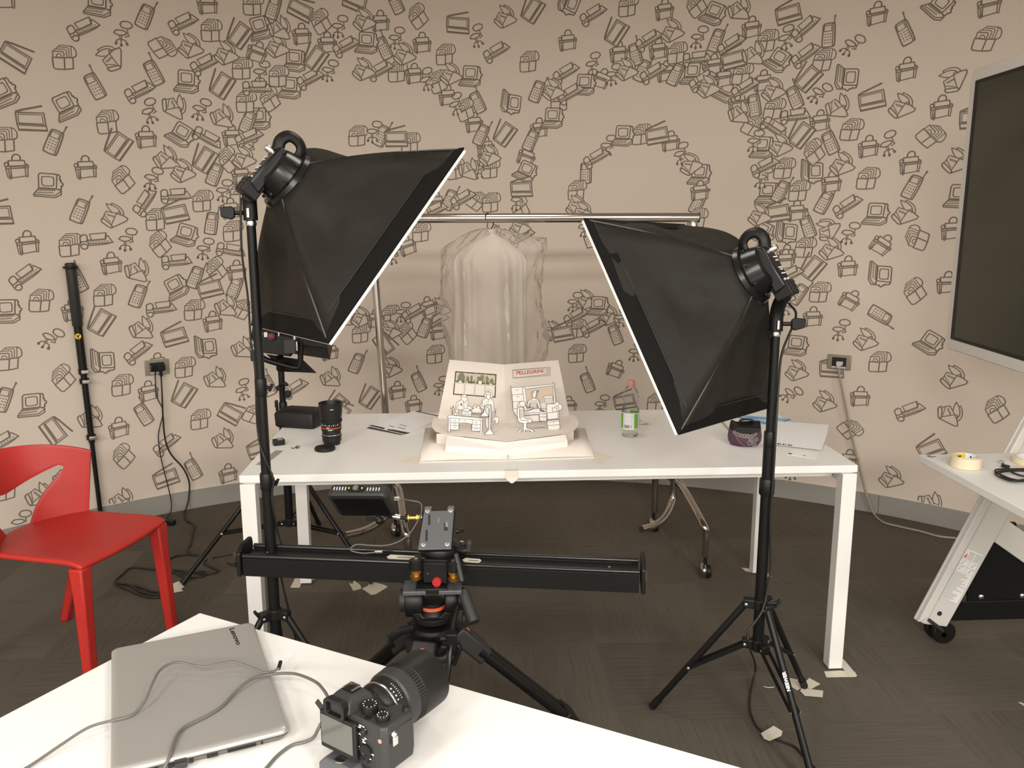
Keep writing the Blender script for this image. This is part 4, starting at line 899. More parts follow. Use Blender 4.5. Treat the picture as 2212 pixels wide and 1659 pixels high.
for i, wd in enumerate((.008, .004, .006, .003, .007, .004)):
    o = A_[0]+lx*(.022+i*.0095)+ly*.008+Z*.0053; b.poly([o, o+lx*wd, o+lx*wd+ly*.012+Z*.001, o+ly*.012+Z*.001])
tag(b.build('paper_stack', ['paper', 'line'], smooth=60), 'white sheets behind the right stand with print on the near edge', 'paper')
flat('small_card', 'small white card lying in front of the white sheets', 'card', [(1700, 982), (1714, 971), (1768, 980), (1762, 992)], 'cardw', .0004, .0008, extra=[('line', [[(1702, 981), (1705, 979), (1712, 981), (1708, 982.5)], [(1734, 985), (1736, 984), (1741, 985), (1739, 986)]])])
b = MB(); b.bar(atz(1556, 908, T)+Z*.003, atz(1584, 940, T)+Z*.003, .006, .004); tag(b.build('wooden_stick', 'wood'), 'thin wooden stick lying on the desk left of the purse', 'stick')
# ------------------------------------------------------------------ pop-up book
bk = thing('popup_book', 'large open white pop-up book with paper office scenes, taped to the desk', 'book', (.855, .31, T))
bl, br_, fl, fr_, fc, bc = [atz(x, y, T) for x, y in ((918, 927), (1264, 928), (906, 1000), (1284, 990), (1098, 997), (1093, 926))]
for A1_, B1_, C1_, D1_, nm in ((fl, fc, bc, bl, 'left'), (fc, fr_, br_, bc, 'right')):
    s = 1 if nm == 'left' else -1
    MB().prism([p+Z*.0005 for p in (A1_, B1_, C1_, D1_)], Z*.003).build('cover_board', 'card', bk, .0005)
    rows = []
    for j in range(2):
        a, c = ((A1_, B1_) if j == 0 else (D1_, C1_)); rw = []
        for i in range(9):
            t = i/8; e = abs(t-(1 if nm == 'left' else 0)); rw.append(a+(c-a)*(.006+.99*t)+V((0, .004 if j == 0 else -.004, .0055+.004*math.exp(-(e*6)**2)*0+.0035*math.sin(math.pi*t))))
        rows.append(rw)
    MB().grid(rows).build('page', 'card', bk, smooth=60, solid=.0014)
SZ = T+.05
st_px = [(946, 899), (938, 903), (933, 912), (933, 923), (940, 932), (957, 938), (1094, 954), (1222, 937), (1240, 930), (1250, 920), (1249, 909), (1243, 900), (1233, 895), (1093, 912)]
MB().prism([atz(x, y, SZ) for x, y in st_px], Z*.0012).build('stage', 'card', bk)
def wallstrip(pxs, zs, m='cardw'):
    b = MB(); b.grid([[atz(x, y, z) for x, y in row] for row, z in zip(pxs, zs)]); return b.build('support', m, bk, smooth=0, solid=.001)
wallstrip([[(966, 941), (1094, 955)], [(963, 962), (1095, 972)], [(962, 976), (1095, 983)]], [SZ-.001, T+.030, T+.0065])
wallstrip([[(1094, 955), (1221, 939)], [(1095, 972), (1226, 953)], [(1095, 983), (1226, 966)]], [SZ-.001, T+.030, T+.0065])
wallstrip([[(943, 937), (1000, 940)], [(943, 958), (1000, 962)]], [SZ-.001, T+.0065], 'card'); wallstrip([[(1190, 938), (1239, 931)], [(1190, 956), (1239, 950)]], [SZ-.001, T+.0065], 'card')
PB = [atz(x, y, SZ) for x, y in ((946, 904), (1093, 915), (1230, 898))]
class Plane:
    def __init__(s, o, a, c): s.o = o; s.n = (a-o).cross(c-o).normalized(); s.n *= -1 if s.n.dot(o-CAM) > 0 else 1
    def at(s, x, y, k=0):
        d = ray(x, y); return CAM+d*((s.o-CAM).dot(s.n)/d.dot(s.n))+s.n*k
PT1 = aty(1089, 787.5, PB[1].y); PT = [Plane(PB[1], PB[0], PT1).at(971, 777), PT1, Plane(PB[1], PB[2], PT1).at(1206, 778)]
PLN = []
for i in (0, 1):
    MB().prism([PB[i], PB[i+1], PT[i+1], PT[i]], V((0, .0014, 0))).build('back_panel', 'card', bk); PLN.append(Plane(PB[i], PB[i+1], PT[i]))
za = lambda *q: [(960+x/10.371, 790+y/10.371) for x, y in q]
zb = lambda *q: [(1090+x/9.757, 780+y/9.757) for x, y in q]
class YP(Plane):
    def __init__(s, Y): s.Y = Y; s.n = V((0, -1, 0))
    def at(s, x, y, k=0): return aty(x, y, s.Y-k)
def cut(name, pl, poly, strokes=(), w=.0014, m='cardw', outline=True, fills=(), lm='line', rose=()):
    b = MB(); mats = [m, lm]
    if poly: b.prism([pl.at(x, y) for x, y in poly], pl.n*-.0006)
    b.m(1); st = [list(s) for s in strokes]
    if outline and poly: st.append(list(poly)+[poly[0]])
    b.strokes([[pl.at(x, y, .0004) for x, y in s] for s in st], w, pl.n)
    for k, (mm, polys) in enumerate(fills):
        mats.append(mm); b.m(2+k)
        for p in polys: b.poly([pl.at(x, y, .0003+.0001*k) for x, y in p])
    if rose:
        mats.append('skin'); b.m(len(mats)-1); b.strokes([[pl.at(x, y, .0006) for x, y in s] for s in rose], .0008, pl.n)
    return b.build(name, mats, bk, smooth=0)
L0, R0 = PLN
# window with skyline on the left panel
wx = lambda u, v: (984.8+(1071.5-984.8)*u+((979.8-984.8)*(1-u)+(1069.4-1071.5)*u)*v, 803+6.5*u+48.3*v)
fr = [[wx(0, 0), wx(1, 0), wx(1, 1), wx(0, 1), wx(0, 0)], [wx(0, .48), wx(1, .48)]]+[[wx(u, 0), wx(u, 1)] for u in (.25, .5, .75)]
sky = [[wx(.06, .46), wx(.06, .2), wx(.09, .08), wx(.15, .02), wx(.21, .08), wx(.24, .2), wx(.24, .46)], [wx(.27, .46), wx(.27, .24), wx(.31, .12), wx(.35, .24), wx(.35, .46)], [wx(.37, .46), wx(.37, .12), wx(.43, .12), wx(.43, .46)], [wx(.45, .46), wx(.45, .34), wx(.49, .26), wx(.49, .46)], [wx(.54, .46), wx(.54, .14), wx(.62, .14), wx(.62, .06), wx(.70, .06), wx(.70, .46)], [wx(.72, .46), wx(.72, .10), wx(.80, .10), wx(.83, .2), wx(.83, .46)], [wx(.85, .46), wx(.85, .26), wx(.90, .16), wx(.95, .26), wx(.95, .46)], [wx(.02, .46), wx(.02, .38), wx(.98, .38), wx(.98, .46)]]
wht = [[wx(.08, .46), wx(.13, .36), wx(.19, .46)], [wx(.28, .46), wx(.28, .36), wx(.33, .46)], [wx(.58, .46), wx(.58, .33), wx(.66, .33), wx(.66, .46)], [wx(.84, .46), wx(.88, .38), wx(.93, .46)]]
cut('window_scene', L0, None, fr, .0014, 'card', False, [('pane', [[wx(0, 0), wx(1, 0), wx(1, .48), wx(0, .48)]]), ('card', [[wx(.01, .5), wx(.99, .5), wx(.99, .98), wx(.01, .98)]]), ('green', sky), ('cardw', wht)])
b = MB()
for f_ in [[wx(0, .48), wx(1, .48)]]+[[wx(u, 0), wx(u, 1)] for u in (.25, .5, .75)]: b.strokes([[L0.at(x, y, .0013) for x, y in f_]], .0024, L0.n)
b.m(1)
for f_ in fr: b.strokes([[L0.at(x, y, .0010) for x, y in f_]], .0040, L0.n)
b.build('window_bars', ['cardw', 'line'], bk, smooth=0)
# sign
sx = lambda u, v: (1106.7+81.9*u+1.2*v*(1-u), 799-6*u+18.3*v)
cut('shop_sign', R0, None, [[sx(0, 0), sx(1, 0), sx(1, 1), sx(0, 1), sx(0, 0)], [sx(.02, .95), sx(.02, .05), sx(.9, .02), sx(.9, .82), sx(.02, .95)], [sx(.03, .3), sx(.07, .3), sx(.07, .1), sx(.11, .1)], [sx(.03, .7), sx(.07, .7), sx(.07, .9), sx(.11, .9)], [sx(.88, .25), sx(.84, .25), sx(.84, .1)], [sx(.88, .65), sx(.84, .65), sx(.84, .82), sx(.80, .82)], [sx(.85, .35), sx(.82, .5), sx(.86, .6)]], .0007, 'card', False, [('pane', [[sx(0, 0), sx(1, 0), sx(1, 1), sx(0, 1)]]), ('card', [[sx(.02, .12), sx(.9, .09), sx(.9, .80), sx(.02, .93)]])])
o = R0.at(1115, 806.3, .0006); e = R0.at(1172, 801.5, .0006); text('lettering', 'PELLEGRINI', .0195, o, e-o, V((0, 0, 1)), 'redtx', bk, .0004, bold=.0002, width=(e-o).length)
# left scene
y0 = atz(1000, 936, SZ).y; A1, A2, A3 = YP(y0+.024), YP(y0), YP(atz(1055, 940, SZ).y)
cut('paper_figure', A1, za((235, 990), (270, 830), (300, 805), (365, 780), (380, 730), (365, 690), (400, 655), (460, 645), (510, 680), (510, 750), (535, 790), (525, 900), (600, 930), (640, 960), (560, 1000)),
    [za((375, 700), (430, 690), (480, 715), (505, 700)), za((380, 760), (420, 790), (450, 830), (510, 770)), za((270, 960), (310, 850)), za((420, 800), (440, 950)), za((520, 910), (515, 950))], .0013, rose=[za((300, 830), (330, 950)), za((340, 800), (355, 900)), za((400, 810), (410, 940)), za((460, 830), (470, 930)), za((500, 800), (505, 920)), za((400, 720), (430, 740), (470, 730))], fills=[('line', [za((365, 840), (385, 840), (392, 890), (378, 900), (362, 890))])])
cut('paper_figure', A1, za((800, 905), (850, 790), (880, 750), (950, 720), (940, 700), (890, 690), (925, 580), (985, 540), (1045, 560), (1080, 640), (1085, 700), (1020, 710), (1025, 735), (1080, 770), (1105, 850), (1110, 980), (1150, 975), (1130, 1010), (1080, 1020), (1070, 1400), (940, 1400), (900, 1000), (820, 950)),
    [za((940, 700), (940, 620), (960, 590), (1020, 600), (1040, 640), (1030, 700)), za((945, 640), (970, 660), (1000, 640)), za((1000, 640), (1020, 660), (1040, 640)), za((950, 720), (985, 760), (1025, 735)), za((985, 760), (975, 850)), za((900, 830), (890, 900)), za((1040, 850), (1050, 900)), za((850, 790), (840, 900), (900, 910))], .0013, rose=[za((900, 770), (930, 800), (940, 840)), za((1010, 790), (1040, 770)), za((1050, 800), (1010, 800)), za((960, 800), (940, 830))], fills=[('line', [za((965, 575), (1005, 570), (995, 590), (970, 590)), za((1015, 590), (1040, 600), (1035, 615))])])
cut('paper_telephone', A1, za((640, 900), (680, 870), (760, 880), (800, 905), (790, 960), (830, 1000), (830, 1080), (610, 1080), (600, 980), (660, 960)), [za((660, 910), (700, 900), (780, 910)), za((690, 930), (710, 915), (735, 930), (715, 950), (690, 930)), za((600, 1045), (830, 1050)), za((600, 1070), (830, 1075))])
cut('paper_chair', A1, za((1070, 1210), (1110, 1180), (1140, 1020), (1150, 1010), (1140, 1150), (1200, 1140), (1225, 1190), (1200, 1290), (1150, 1315), (1140, 1220), (1100, 1230), (1095, 1330), (1070, 1330)), ())
cut('paper_desk', A2, za((65, 1140), (100, 1105), (860, 1180), (850, 1230), (835, 1530), (785, 1530), (800, 1465), (610, 1460), (610, 1310), (520, 1285), (400, 1280), (340, 1295), (320, 1440), (130, 1430), (130, 1480), (70, 1480), (85, 1180), (65, 1160)),
    [za((65, 1165), (850, 1228)), za((140, 1275), (320, 1282)), za((140, 1340), (320, 1347)), za((140, 1180), (130, 1430)), za((335, 1195), (320, 1440)), za((625, 1310), (800, 1320)), za((615, 1390), (800, 1395)), za((630, 1215), (610, 1460)), za((810, 1230), (800, 1465)), za((100, 1190), (90, 1480)), za((200, 1245), (215, 1232), (245, 1235), (262, 1250)), za((200, 1315), (215, 1302), (245, 1305), (262, 1320)), za((200, 1388), (215, 1375), (245, 1378), (262, 1393)), za((680, 1278), (695, 1265), (725, 1268), (742, 1283)), za((680, 1352), (695, 1339), (725, 1342), (742, 1357)), za((680, 1422), (695, 1409), (725, 1412), (742, 1427)), za((440, 1235), (480, 1240))])
cut('paper_typewriter', A2, za((390, 985), (430, 985), (445, 955), (565, 970), (560, 1000), (610, 1010), (600, 1135), (390, 1120), (405, 1010)), [za((405, 1010), (600, 1022)), za((440, 1020), (460, 1040), (530, 1042), (545, 1025))]+[za((425+25*k, 1075), (420+25*k, 1110)) for k in range(7)])
cut('paper_telephone', A2, za((225, 1112), (232, 1045), (262, 1030), (235, 1005), (235, 975), (265, 990), (290, 990), (320, 968), (325, 1000), (300, 1020), (330, 1112)), [za((232, 1045), (322, 1050)), za((262, 1078), (275, 1065), (292, 1078), (278, 1092), (262, 1078))])
cut('paper_plant', A2, za((165, 1095), (135, 930), (160, 970), (195, 890), (215, 950), (185, 1095)), [za((175, 1080), (170, 960)), za((175, 1080), (195, 920))])
cut('paper_lamp', A3, za((785, 1125), (870, 1040), (880, 985), (890, 920), (945, 872), (1030, 876), (1060, 930), (1050, 1240), (1045, 1400), (1065, 1450), (1120, 1520), (1115, 1560), (890, 1560), (905, 1500), (980, 1430), (980, 1230), (998, 960), (975, 925), (935, 935), (920, 985), (930, 1040), (995, 1130), (985, 1165), (795, 1160)), [za((800, 1130), (880, 1045), (895, 985), (905, 930), (950, 890), (1010, 892), (1042, 935), (1030, 1400), (1050, 1460), (1100, 1525), (1095, 1545), (910, 1545), (920, 1510), (1000, 1440), (1000, 1230), (1012, 960)), za((800, 1145), (980, 1150)), za((800, 1130), (985, 1135))], .0016)
# right scene
y1 = atz(1195, 928, SZ).y; B1, B2, B3, B4 = YP(y1+.03), YP(y1+.015), YP(y1), YP(atz(1130, 934, SZ).y)
cut('paper_wall_unit', B1, zb((120, 525), (145, 560), (395, 545), (1045, 480), (1080, 880), (1095, 1250), (310, 1300), (250, 1155), (185, 1060)),
    [zb((145, 560), (185, 1060)), zb((375, 548), (405, 820)), zb((395, 546), (440, 590), (1020, 520), (1030, 830)), zb((440, 590), (470, 900)), zb((165, 715), (385, 695)), zb((180, 862), (390, 845)), zb((195, 1000), (270, 995)), zb((1005, 440), (1050, 475), (1080, 870)), zb((235, 612), (295, 608)), zb((250, 755), (305, 748))], .0013, 'cardw', True, [('pane', [zb((445, 592), (1018, 526), (1028, 830), (760, 900), (480, 890))])])
cut('paper_binders', YP(y1+.026), zb((805, 745), (1000, 725), (1020, 765), (1030, 890), (865, 920), (845, 790)), [zb((805, 745), (845, 790), (1020, 765))]+[zb((880+33*k, 785-4*k), (890+33*k, 905-4*k)) for k in range(5)], .0008)
cut('paper_figure', B2, zb((465, 985), (500, 840), (590, 790), (605, 750), (570, 700), (575, 640), (610, 660), (640, 610), (680, 640), (720, 610), (668, 680), (665, 720), (640, 780), (700, 810), (740, 900), (760, 1010), (850, 1050), (800, 1065), (740, 1040), (685, 880), (680, 1010), (530, 990), (540, 870), (490, 990)),
    [zb((545, 840), (690, 835))]+[zb((540, 870+24*k), (684, 866+24*k)) for k in range(5)]+[zb((570, 700), (605, 650)), zb((665, 680), (690, 640)), zb((600, 790), (645, 790))], .0012, rose=[zb((600, 680), (640, 670)), zb((612, 700), (622, 710))])
cut('paper_desk', B2, zb((300, 1010), (460, 960), (600, 985), (880, 1010), (890, 1060), (890, 1125), (890, 1265), (735, 1265), (725, 1120), (425, 1150), (300, 1150)), [zb((420, 1105), (890, 1065)), zb((420, 1145), (890, 1105)), zb((735, 1180), (890, 1170)), zb((725, 1110), (740, 1265)), zb((825, 1120), (832, 1118)), zb((832, 1195), (842, 1193)), zb((600, 1420), (845, 1390))], .0014)
cut('paper_computer', B3, zb((270, 930), (310, 870), (410, 835), (445, 960), (480, 990), (590, 975), (600, 1005), (470, 1050), (420, 1050), (400, 965), (320, 985), (300, 960)), [zb((310, 870), (330, 960), (440, 940)), zb((460, 1000), (560, 985)), zb((470, 1030), (600, 1000))], .0014)
cut('paper_copier', B3, zb((890, 905), (1060, 900), (1080, 865), (1130, 855), (1150, 900), (1190, 915), (1218, 950), (1205, 1010), (1145, 1055), (1150, 1225), (1168, 1430), (920, 1470), (895, 1250), (885, 1080)),
    [zb((890, 1095), (1145, 1060)), zb((1130, 905), (1145, 1060)), zb((1000, 990), (1090, 980), (1110, 1060), (1025, 1078), (1000, 990)), zb((900, 1245), (1150, 1222)), zb((900, 1253), (1152, 1230)), zb((900, 1110), (905, 1235), (1130, 1210), (1125, 1090)), zb((925, 1285), (1145, 1262)), zb((920, 1360), (1150, 1340)), zb((1028, 1295), (1040, 1293)), zb((1035, 1378), (1047, 1376)), zb((1120, 950), (1060, 955))], .0014)
cut('paper_office_chair', B4, zb((268, 990), (330, 972), (405, 985), (410, 1170), (440, 1210), (560, 1225), (585, 1265), (545, 1302), (460, 1302), (462, 1410), (610, 1458), (625, 1485), (590, 1500), (470, 1445), (530, 1480), (505, 1500), (435, 1450), (425, 1510), (395, 1505), (400, 1430), (305, 1515), (280, 1525), (278, 1490), (400, 1400), (400, 1310), (310, 1300), (275, 1220)),
    [zb((310, 1000), (320, 1200), (350, 1250), (480, 1250))]+[zb((315, 1020+28*k), (395, 1015+28*k)) for k in range(7)]+[zb((490, 1250), (500, 1285))], .0016)
# ------------------------------------------------------------------ video tripod with slider
TY = -.425; t = lambda x, y, d=0: aty(x, y, TY+d)
tc_ = V((.655, TY, 0)); r = thing('video_tripod', 'black video tripod with fluid head standing between the two desks', 'tripod', tc_)
zb_ = t(935, 1345).z; bowl = V((t(935, 1345).x, TY, zb_)); cx_ = bowl.x
MB().lathe([(.030, -.085), (.046, -.075), (.062, -.03), (.064, .0), (.058, .008), (.050, .010), (.0005, .010)], bowl-Z*.01, n=36).build('bowl', 'black', r, .002)
crown = MB().lathe([(.045, -.05), (.078, -.04), (.078, -.015), (.060, -.010)], bowl-Z*.035, n=36).build('crown', 'dark', r)
azs = (-105, 15, 135)
for a in azs:
    d = V((math.cos(math.radians(a)), math.sin(math.radians(a)), 0)); s_ = Z.cross(d); p = bowl+d*.085-Z*.05; q = bowl*1; q = V((bowl.x, bowl.y, 0))+d*.46+Z*.012
    L_ = (q-p).normalized(); nn_ = L_.cross(s_)
    lg = MB().prism([p-s_*.034+nn_*.022-L_*.03, p+s_*.034+nn_*.022-L_*.03, p+s_*.040+nn_*.022+L_*.09, p-s_*.040+nn_*.022+L_*.09], nn_*-.05).build('leg', 'dark', r, .006)
    b = MB()
    for k in (-1, 1): b.tube([p+s_*k*.027+L_*.06, p+s_*k*.025+(q-p)*.88], .0165, 12, 1)
    b.build('upper_tube', 'blackm', lg, smooth=60)
    MB().tube([p+(q-p)*.45, q], .011, 12, 1).build('lower_tube', 'blackm', lg, smooth=60)
    MB().bar(p+(q-p)*.84-L_*.02, p+(q-p)*.90, .09, .04, s_.cross(L_)).build('leg_lock', 'black', lg, .005)
    MB().ball(q, .016, 10).build('rubber_foot', 'black', lg)
    o = p+L_*.012+nn_*.023*(1 if nn_.dot(CAM-p) > 0 else -1)
    f_ = (CAM-p); fn = nn_ if nn_.dot(f_) > 0 else -nn_
    b = MB(); b.prism([p+L_*.0+fn*.0225+(s_*math.cos(k*.35)+L_*math.sin(k*.35))*.0085 for k in range(18)], fn*.0012); b.build('badge', 'orange', lg, smooth=0)
MB().tube([bowl+V((.035, -.05, -.035)), bowl+V((.045, -.085, -.05)), bowl+V((.02, -.105, -.058)), bowl+V((-.04, -.108, -.045)), bowl+V((-.05, -.10, -.045))], .010, 8, 5, 1.6).build('carry_handle', 'dark', r, smooth=60)
MB().tube([bowl+V((-.055, -.03, .0)), bowl+V((-.09, -.045, -.002)), bowl+V((-.118, -.05, -.02))], .009, 8, 4, 1.5).build('bowl_lever', 'black', r)
MB().tube([bowl+V((.04, -.07, -.03)), bowl+V((.075, -.075, -.035)), bowl+V((.058, -.08, -.085))], .007, 8, 4).build('bowl_lever', 'black', r)
# fluid head
hb = bowl+Z*.012
head = MB().lathe([(.052, 0), (.056, .004), (.056, .018), (.040, .022), (.034, .035), (.034, .055), (.0005, .055)], hb, n=32).build('fluid_head', 'black', r, .001)
MB().lathe([(.0345, .036), (.0365, .037), (.0365, .045), (.0345, .046)], hb, n=32).build('level_ring', 'amber', head)
hc = hb+Z*.058
for x, w_ in ((-.048, .05), (.055, .035)):
    o = hc+V((x, 0, 0)); k = MB().lathe([(.020, -.004), (.044, 0), (.046, .006), (.046, w_-.012), (.040, w_-.002), (.018, w_)], o-V((w_/2, 0, 0)), (1, 0, 0), 28).build('drag_drum', 'black', r, .001)
    MB().lathe([(.030, 0), (.032, .004), (.032, .016), (.026, .018), (.0005, .018)], o+V((-w_/2-.017 if x < 0 else w_/2-.001, 0, 0)), (1, 0, 0), 20).build('drag_knob', 'dark', k)
MB().prism([hc+V((x, .04, z)) for x, z in ((-.058, -.02), (-.04, -.05), (.04, -.05), (.06, -.02), (.035, -.02), (.022, -.035), (-.022, -.035), (-.032, -.02))], (0, -.08, 0)).build('head_yoke', 'black', r, .004)
MB().box(hc+V((-.045, -.02, .047)), (.062, .085, .012)).build('top_plate', 'grey', r, .002); MB().box(hc+V((.052, -.02, .047)), (.062, .085, .012)).build('top_plate', 'grey', r, .002)
MB().prism([hc+V((x, -.06, z)) for x, z in ((-.035, .044), (.035, .044), (.045, .058), (-.042, .058))], (0, .11, 0)).build('quick_release', 'black', r, .003)
# pan bars
b = MB(); j = hc+V((.088, -.01, 0)); g1 = t(1000, 1275, -.03); g2 = t(1022, 1338, -.09)
gb = MB().tube([j, j+V((.012, -.012, .02)), g1], .0085, 10, 4).build('pan_bar', 'blackm', r, smooth=60)
MB().lathe([(.012, 0), (.0165, .004), (.0175, .09), (.016, .096), (.009, .097), (.0005, .093)], g1, g2-g1, 22).build('foam_grip', 'dark', gb)
pts = [t(989, 1306, -.06), t(985, 1322, -.085), t(979, 1350, -.115), t(975, 1385, -.15), t(970, 1430, -.18), t(961, 1500, -.21), t(952, 1570, -.24)]
gb = MB().tube(pts, .0075, 12, 5).build('pan_bar', 'blackg', r, smooth=60)
c = t(975, 1383, -.15); MB().bar(c+V((0, 0, .022)), c-V((0, 0, .022)), .030, .026, (0, 1, 0)).cyl(c+V((-.012, -.018, .014)), c+V((-.03, -.018, .014)), .007).cyl(c+V((-.012, -.018, -.010)), c+V((-.028, -.018, -.010)), .007).build('bar_clamp', 'black', gb, .003)
MB().lathe([(.020, 0), (.024, .005), (.024, .014), (.018, .018), (.0005, .018)], hc+V((.086, -.012, -.052)), (1, -.3, 0), 22).build('tilt_lock', 'dark', r)
o = hc+V((.105, -.018, -.052)); b = MB(); b.prism([o+V((.001, math.cos(k*.4)*.010, math.sin(k*.4)*.013)) for k in range(16)], (.0015, -.0005, 0)); b.build('badge', 'orange', r, smooth=0)

# slider
zs_ = .605; s0, s1 = atz(523, 1203, zs_), atz(1381, 1238, zs_); sd = (s1-s0); sl = sd.length; sd.normalize(); sn = V((-sd.y, sd.x, 0)); mid = (s0+s1)/2
r = thing('camera_slider', 'long black camera slider track lying across the tripod in front of the desk', 'slider', mid-Z*.05); SH = .058
RA = sn*.006; RB = sn*.085
for k, nm in ((RA, 0), (RB, 0)):
    MB().bar(s0+k-Z*(SH/2+.002), s1+k-Z*(SH/2+.002), SH-.004, .012, sn).build('side_rail', 'blackm', r, .001)
    MB().tube([s0+k, s1+k], .0075, 12, 1).build('guide_rod', 'blackg', r, smooth=60)
MB().bar(s0+sn*.045-Z*.010, s1+sn*.045-Z*.010, .07, .006, Z).build('bed_plate', 'blackm', r)
for e, s_ in ((s0, -1), (s1, 1)):
    b = MB(); o = e+sn*.045+sd*s_*.006
    b.prism([o+sn*a+Z*c for a, c in ((-.048, -.060), (.048, -.060), (.048, .012), (.042, .028), (-.02, .028), (-.048, .008))], sd*.012*s_)
    k = b.build('end_plate', 'black', r, .003)
    if s_ > 0: MB().box(o+sd*.0122-sn*.042+Z*(-.010), (.002, .006, .028), (sd, sn, Z)).build('end_tag', 'steel', k)
b = MB(); b.lathe([(.004, 0), (.004, .0015), (.0005, .002)], s1-sd*.08+sn*.05-Z*.007, n=10).lathe([(.004, 0), (.004, .0015), (.0005, .002)], s0+sd*.05+sn*.06-Z*.007, n=10); b.build('screw', 'steel', r)
for x0, x1, yy in ((836, 894, 1207), (1000, 1034, 1214)):
    p, q = atz(x0, yy, zs_-.0068), atz(x1, yy+3, zs_-.0068); b = MB()
    rr = [p+sd*.004, p-sd*.004+sn*.012, p+sn*.020, p+sd*.003+sn*.028, q+sn*.028, q+sn*.018+sd*.005, q]
    b.prism(rr, Z*.0012); b.m(1)
    for k in range(3): o = p+(q-p)*(.35+.17*k)+sn*.010+Z*.0018; b.poly([o, o+sd*.012, o+sd*.012+sn*.004, o+sn*.004])
    k = b.build('masking_tape_label', ['ptapew', 'line'], r, smooth=0)
# carriage
cc = s0+sd*((atz(943, 1222, zs_)-s0).dot(sd))+sn*.045
r2 = thing('slider_carriage', 'black slider carriage with brass rollers and a red knob carrying the pan head', 'carriage', cc-Z*.02)
MB().box(cc+Z*.018, (.105, .136, .012), (sd, sn, Z)).build('carriage_plate', 'blackm', r2, .002)
MB().box(cc-sn*.068-Z*.012, (.066, .012, .058), (sd, sn, Z)).build('front_plate', 'black', r2, .002)
for a in (-.052, .052):
    for c in (-.074, .060):
        o = cc+sd*a+sn*c
        k = MB().lathe([(.016, 0), (.0195, .002), (.0195, .026), (.017, .028), (.0005, .028)], o-Z*.002, n=24).build('roller', 'black', r2)
        MB().lathe([(.008, 0), (.0165, .003), (.0175, .012), (.012, .014), (.012, .018), (.016, .021), (.016, .029), (.013, .030)], o-Z*.032, n=24).build('brass_wheel', 'brass', k)
        b = MB(); b.lathe([(.006, 0), (.006, .003), (.0005, .0035)], o+Z*.026, n=6); b.build('hex_bolt', 'steel', k)
MB().lathe([(.009, 0), (.0125, .002), (.0125, .012), (.011, .014), (.0005, .014)], cc+sd*.006-sn*.074-Z*.034, -sn, 24).build('lock_knob', 'redk', r2)
MB().box(cc+sd*(-.02)-sn*.0745-Z*.014, (.004, .002, .003), (sd, sn, Z)).build('screw', 'steel', r2)
# pan head on the carriage
hh = cc+Z*.024
r3 = thing('pan_head', 'small black fluid head with a tilted grey camera plate, above the slider carriage', 'tripod head', hh)
MB().lathe([(.055, 0), (.056, .012), (.048, .026), (.034, .034), (.032, .06), (.0005, .062)], hh, n=32).build('base_dome', 'black', r3, .001)
MB().box(hh-sd*.036+sn*.02+Z*.036, (.022, .03, .004), (sd, (sn*.9+Z*.4).normalized(), Z)).build('grey_tab', 'greyl', r3)
MB().box(hh+Z*.064+sn*.014, (.062, .055, .04), (sd, sn, Z)).build('tilt_body', 'black', r3, .008)
tn = V((0, -math.cos(math.radians(42)), math.sin(math.radians(42)))); tu = V((0, math.sin(math.radians(42)), math.cos(math.radians(42)))); tx = V((1, 0, 0))
px0 = aty(944, 1140, cc.y-.03); pcn = V((px0.x, px0.y, px0.z)); pcn = pcn
PQ = lambda a, c, k=0: pcn+tx*(a-.006*c/.06*-1)+tu*c+tn*k
MB().prism([PQ(-.046, -.062, -.022), PQ(.046, -.062, -.022), PQ(.046, .055, -.022), PQ(-.046, .055, -.022)], tn*.016).build('plate_base', 'black', r3, .003)
pt = MB().prism([PQ(-.045, -.062), PQ(.045, -.062), PQ(.041, .064), PQ(.024, .064), PQ(.022, .050), PQ(-.022, .050), PQ(-.022, .064), PQ(-.041, .064)], tn*-.008).build('camera_plate', 'grey', r3, .001, smooth=0)
b = MB()
for a, c in ((-.032, .050), (.032, .050), (-.032, -.048), (.033, -.048)): b.lathe([(.0055, 0), (.0055, .001), (.004, .0015), (.0005, .001)], PQ(a, c, .0004), tn, 14)
b.box(PQ(.002, .022, .0008), (.0035, .012, .0015), (tx, tu, tn)).box(PQ(.026, .008, .001), (.007, .014, .002), (tx, tu, tn)); b.build('screw', 'steel', pt)
b = MB(); b.box(PQ(-.024, .024, .0003), (.006, .030, .001), (tx, tu, tn)).box(PQ(-.026, -.022, .0003), (.006, .032, .001), (tx, tu, tn)).box(PQ(.024, .002, .0003), (.010, .022, .001), (tx, tu, tn)); b.build('slot', 'port', pt)
k = MB().tube([pcn+V((.03, .02, -.06)), t(1000, 1190), t(1012, 1186)], .009, 10, 3).build('tilt_lever', 'black', r3, smooth=60)
MB().bar(t(1012, 1192), t(1014, 1168), .014, .02, (0, 1, 0)).build('lever_wing', 'dark', k, .003)
MB().bar(t(985, 1196, -.03), t(999, 1258, -.075), .013, .018, (0, 1, 0)).build('pan_handle', 'dark', r3, .004)
MB().cyl(t(984, 1148), t(998, 1146), .006).cyl(t(996, 1149), t(996, 1142), .007).build('side_screw', 'blackm', r3)
MB().box(t(908, 1207), (.03, .03, .02)).build('tilt_block', 'black', r3, .003)
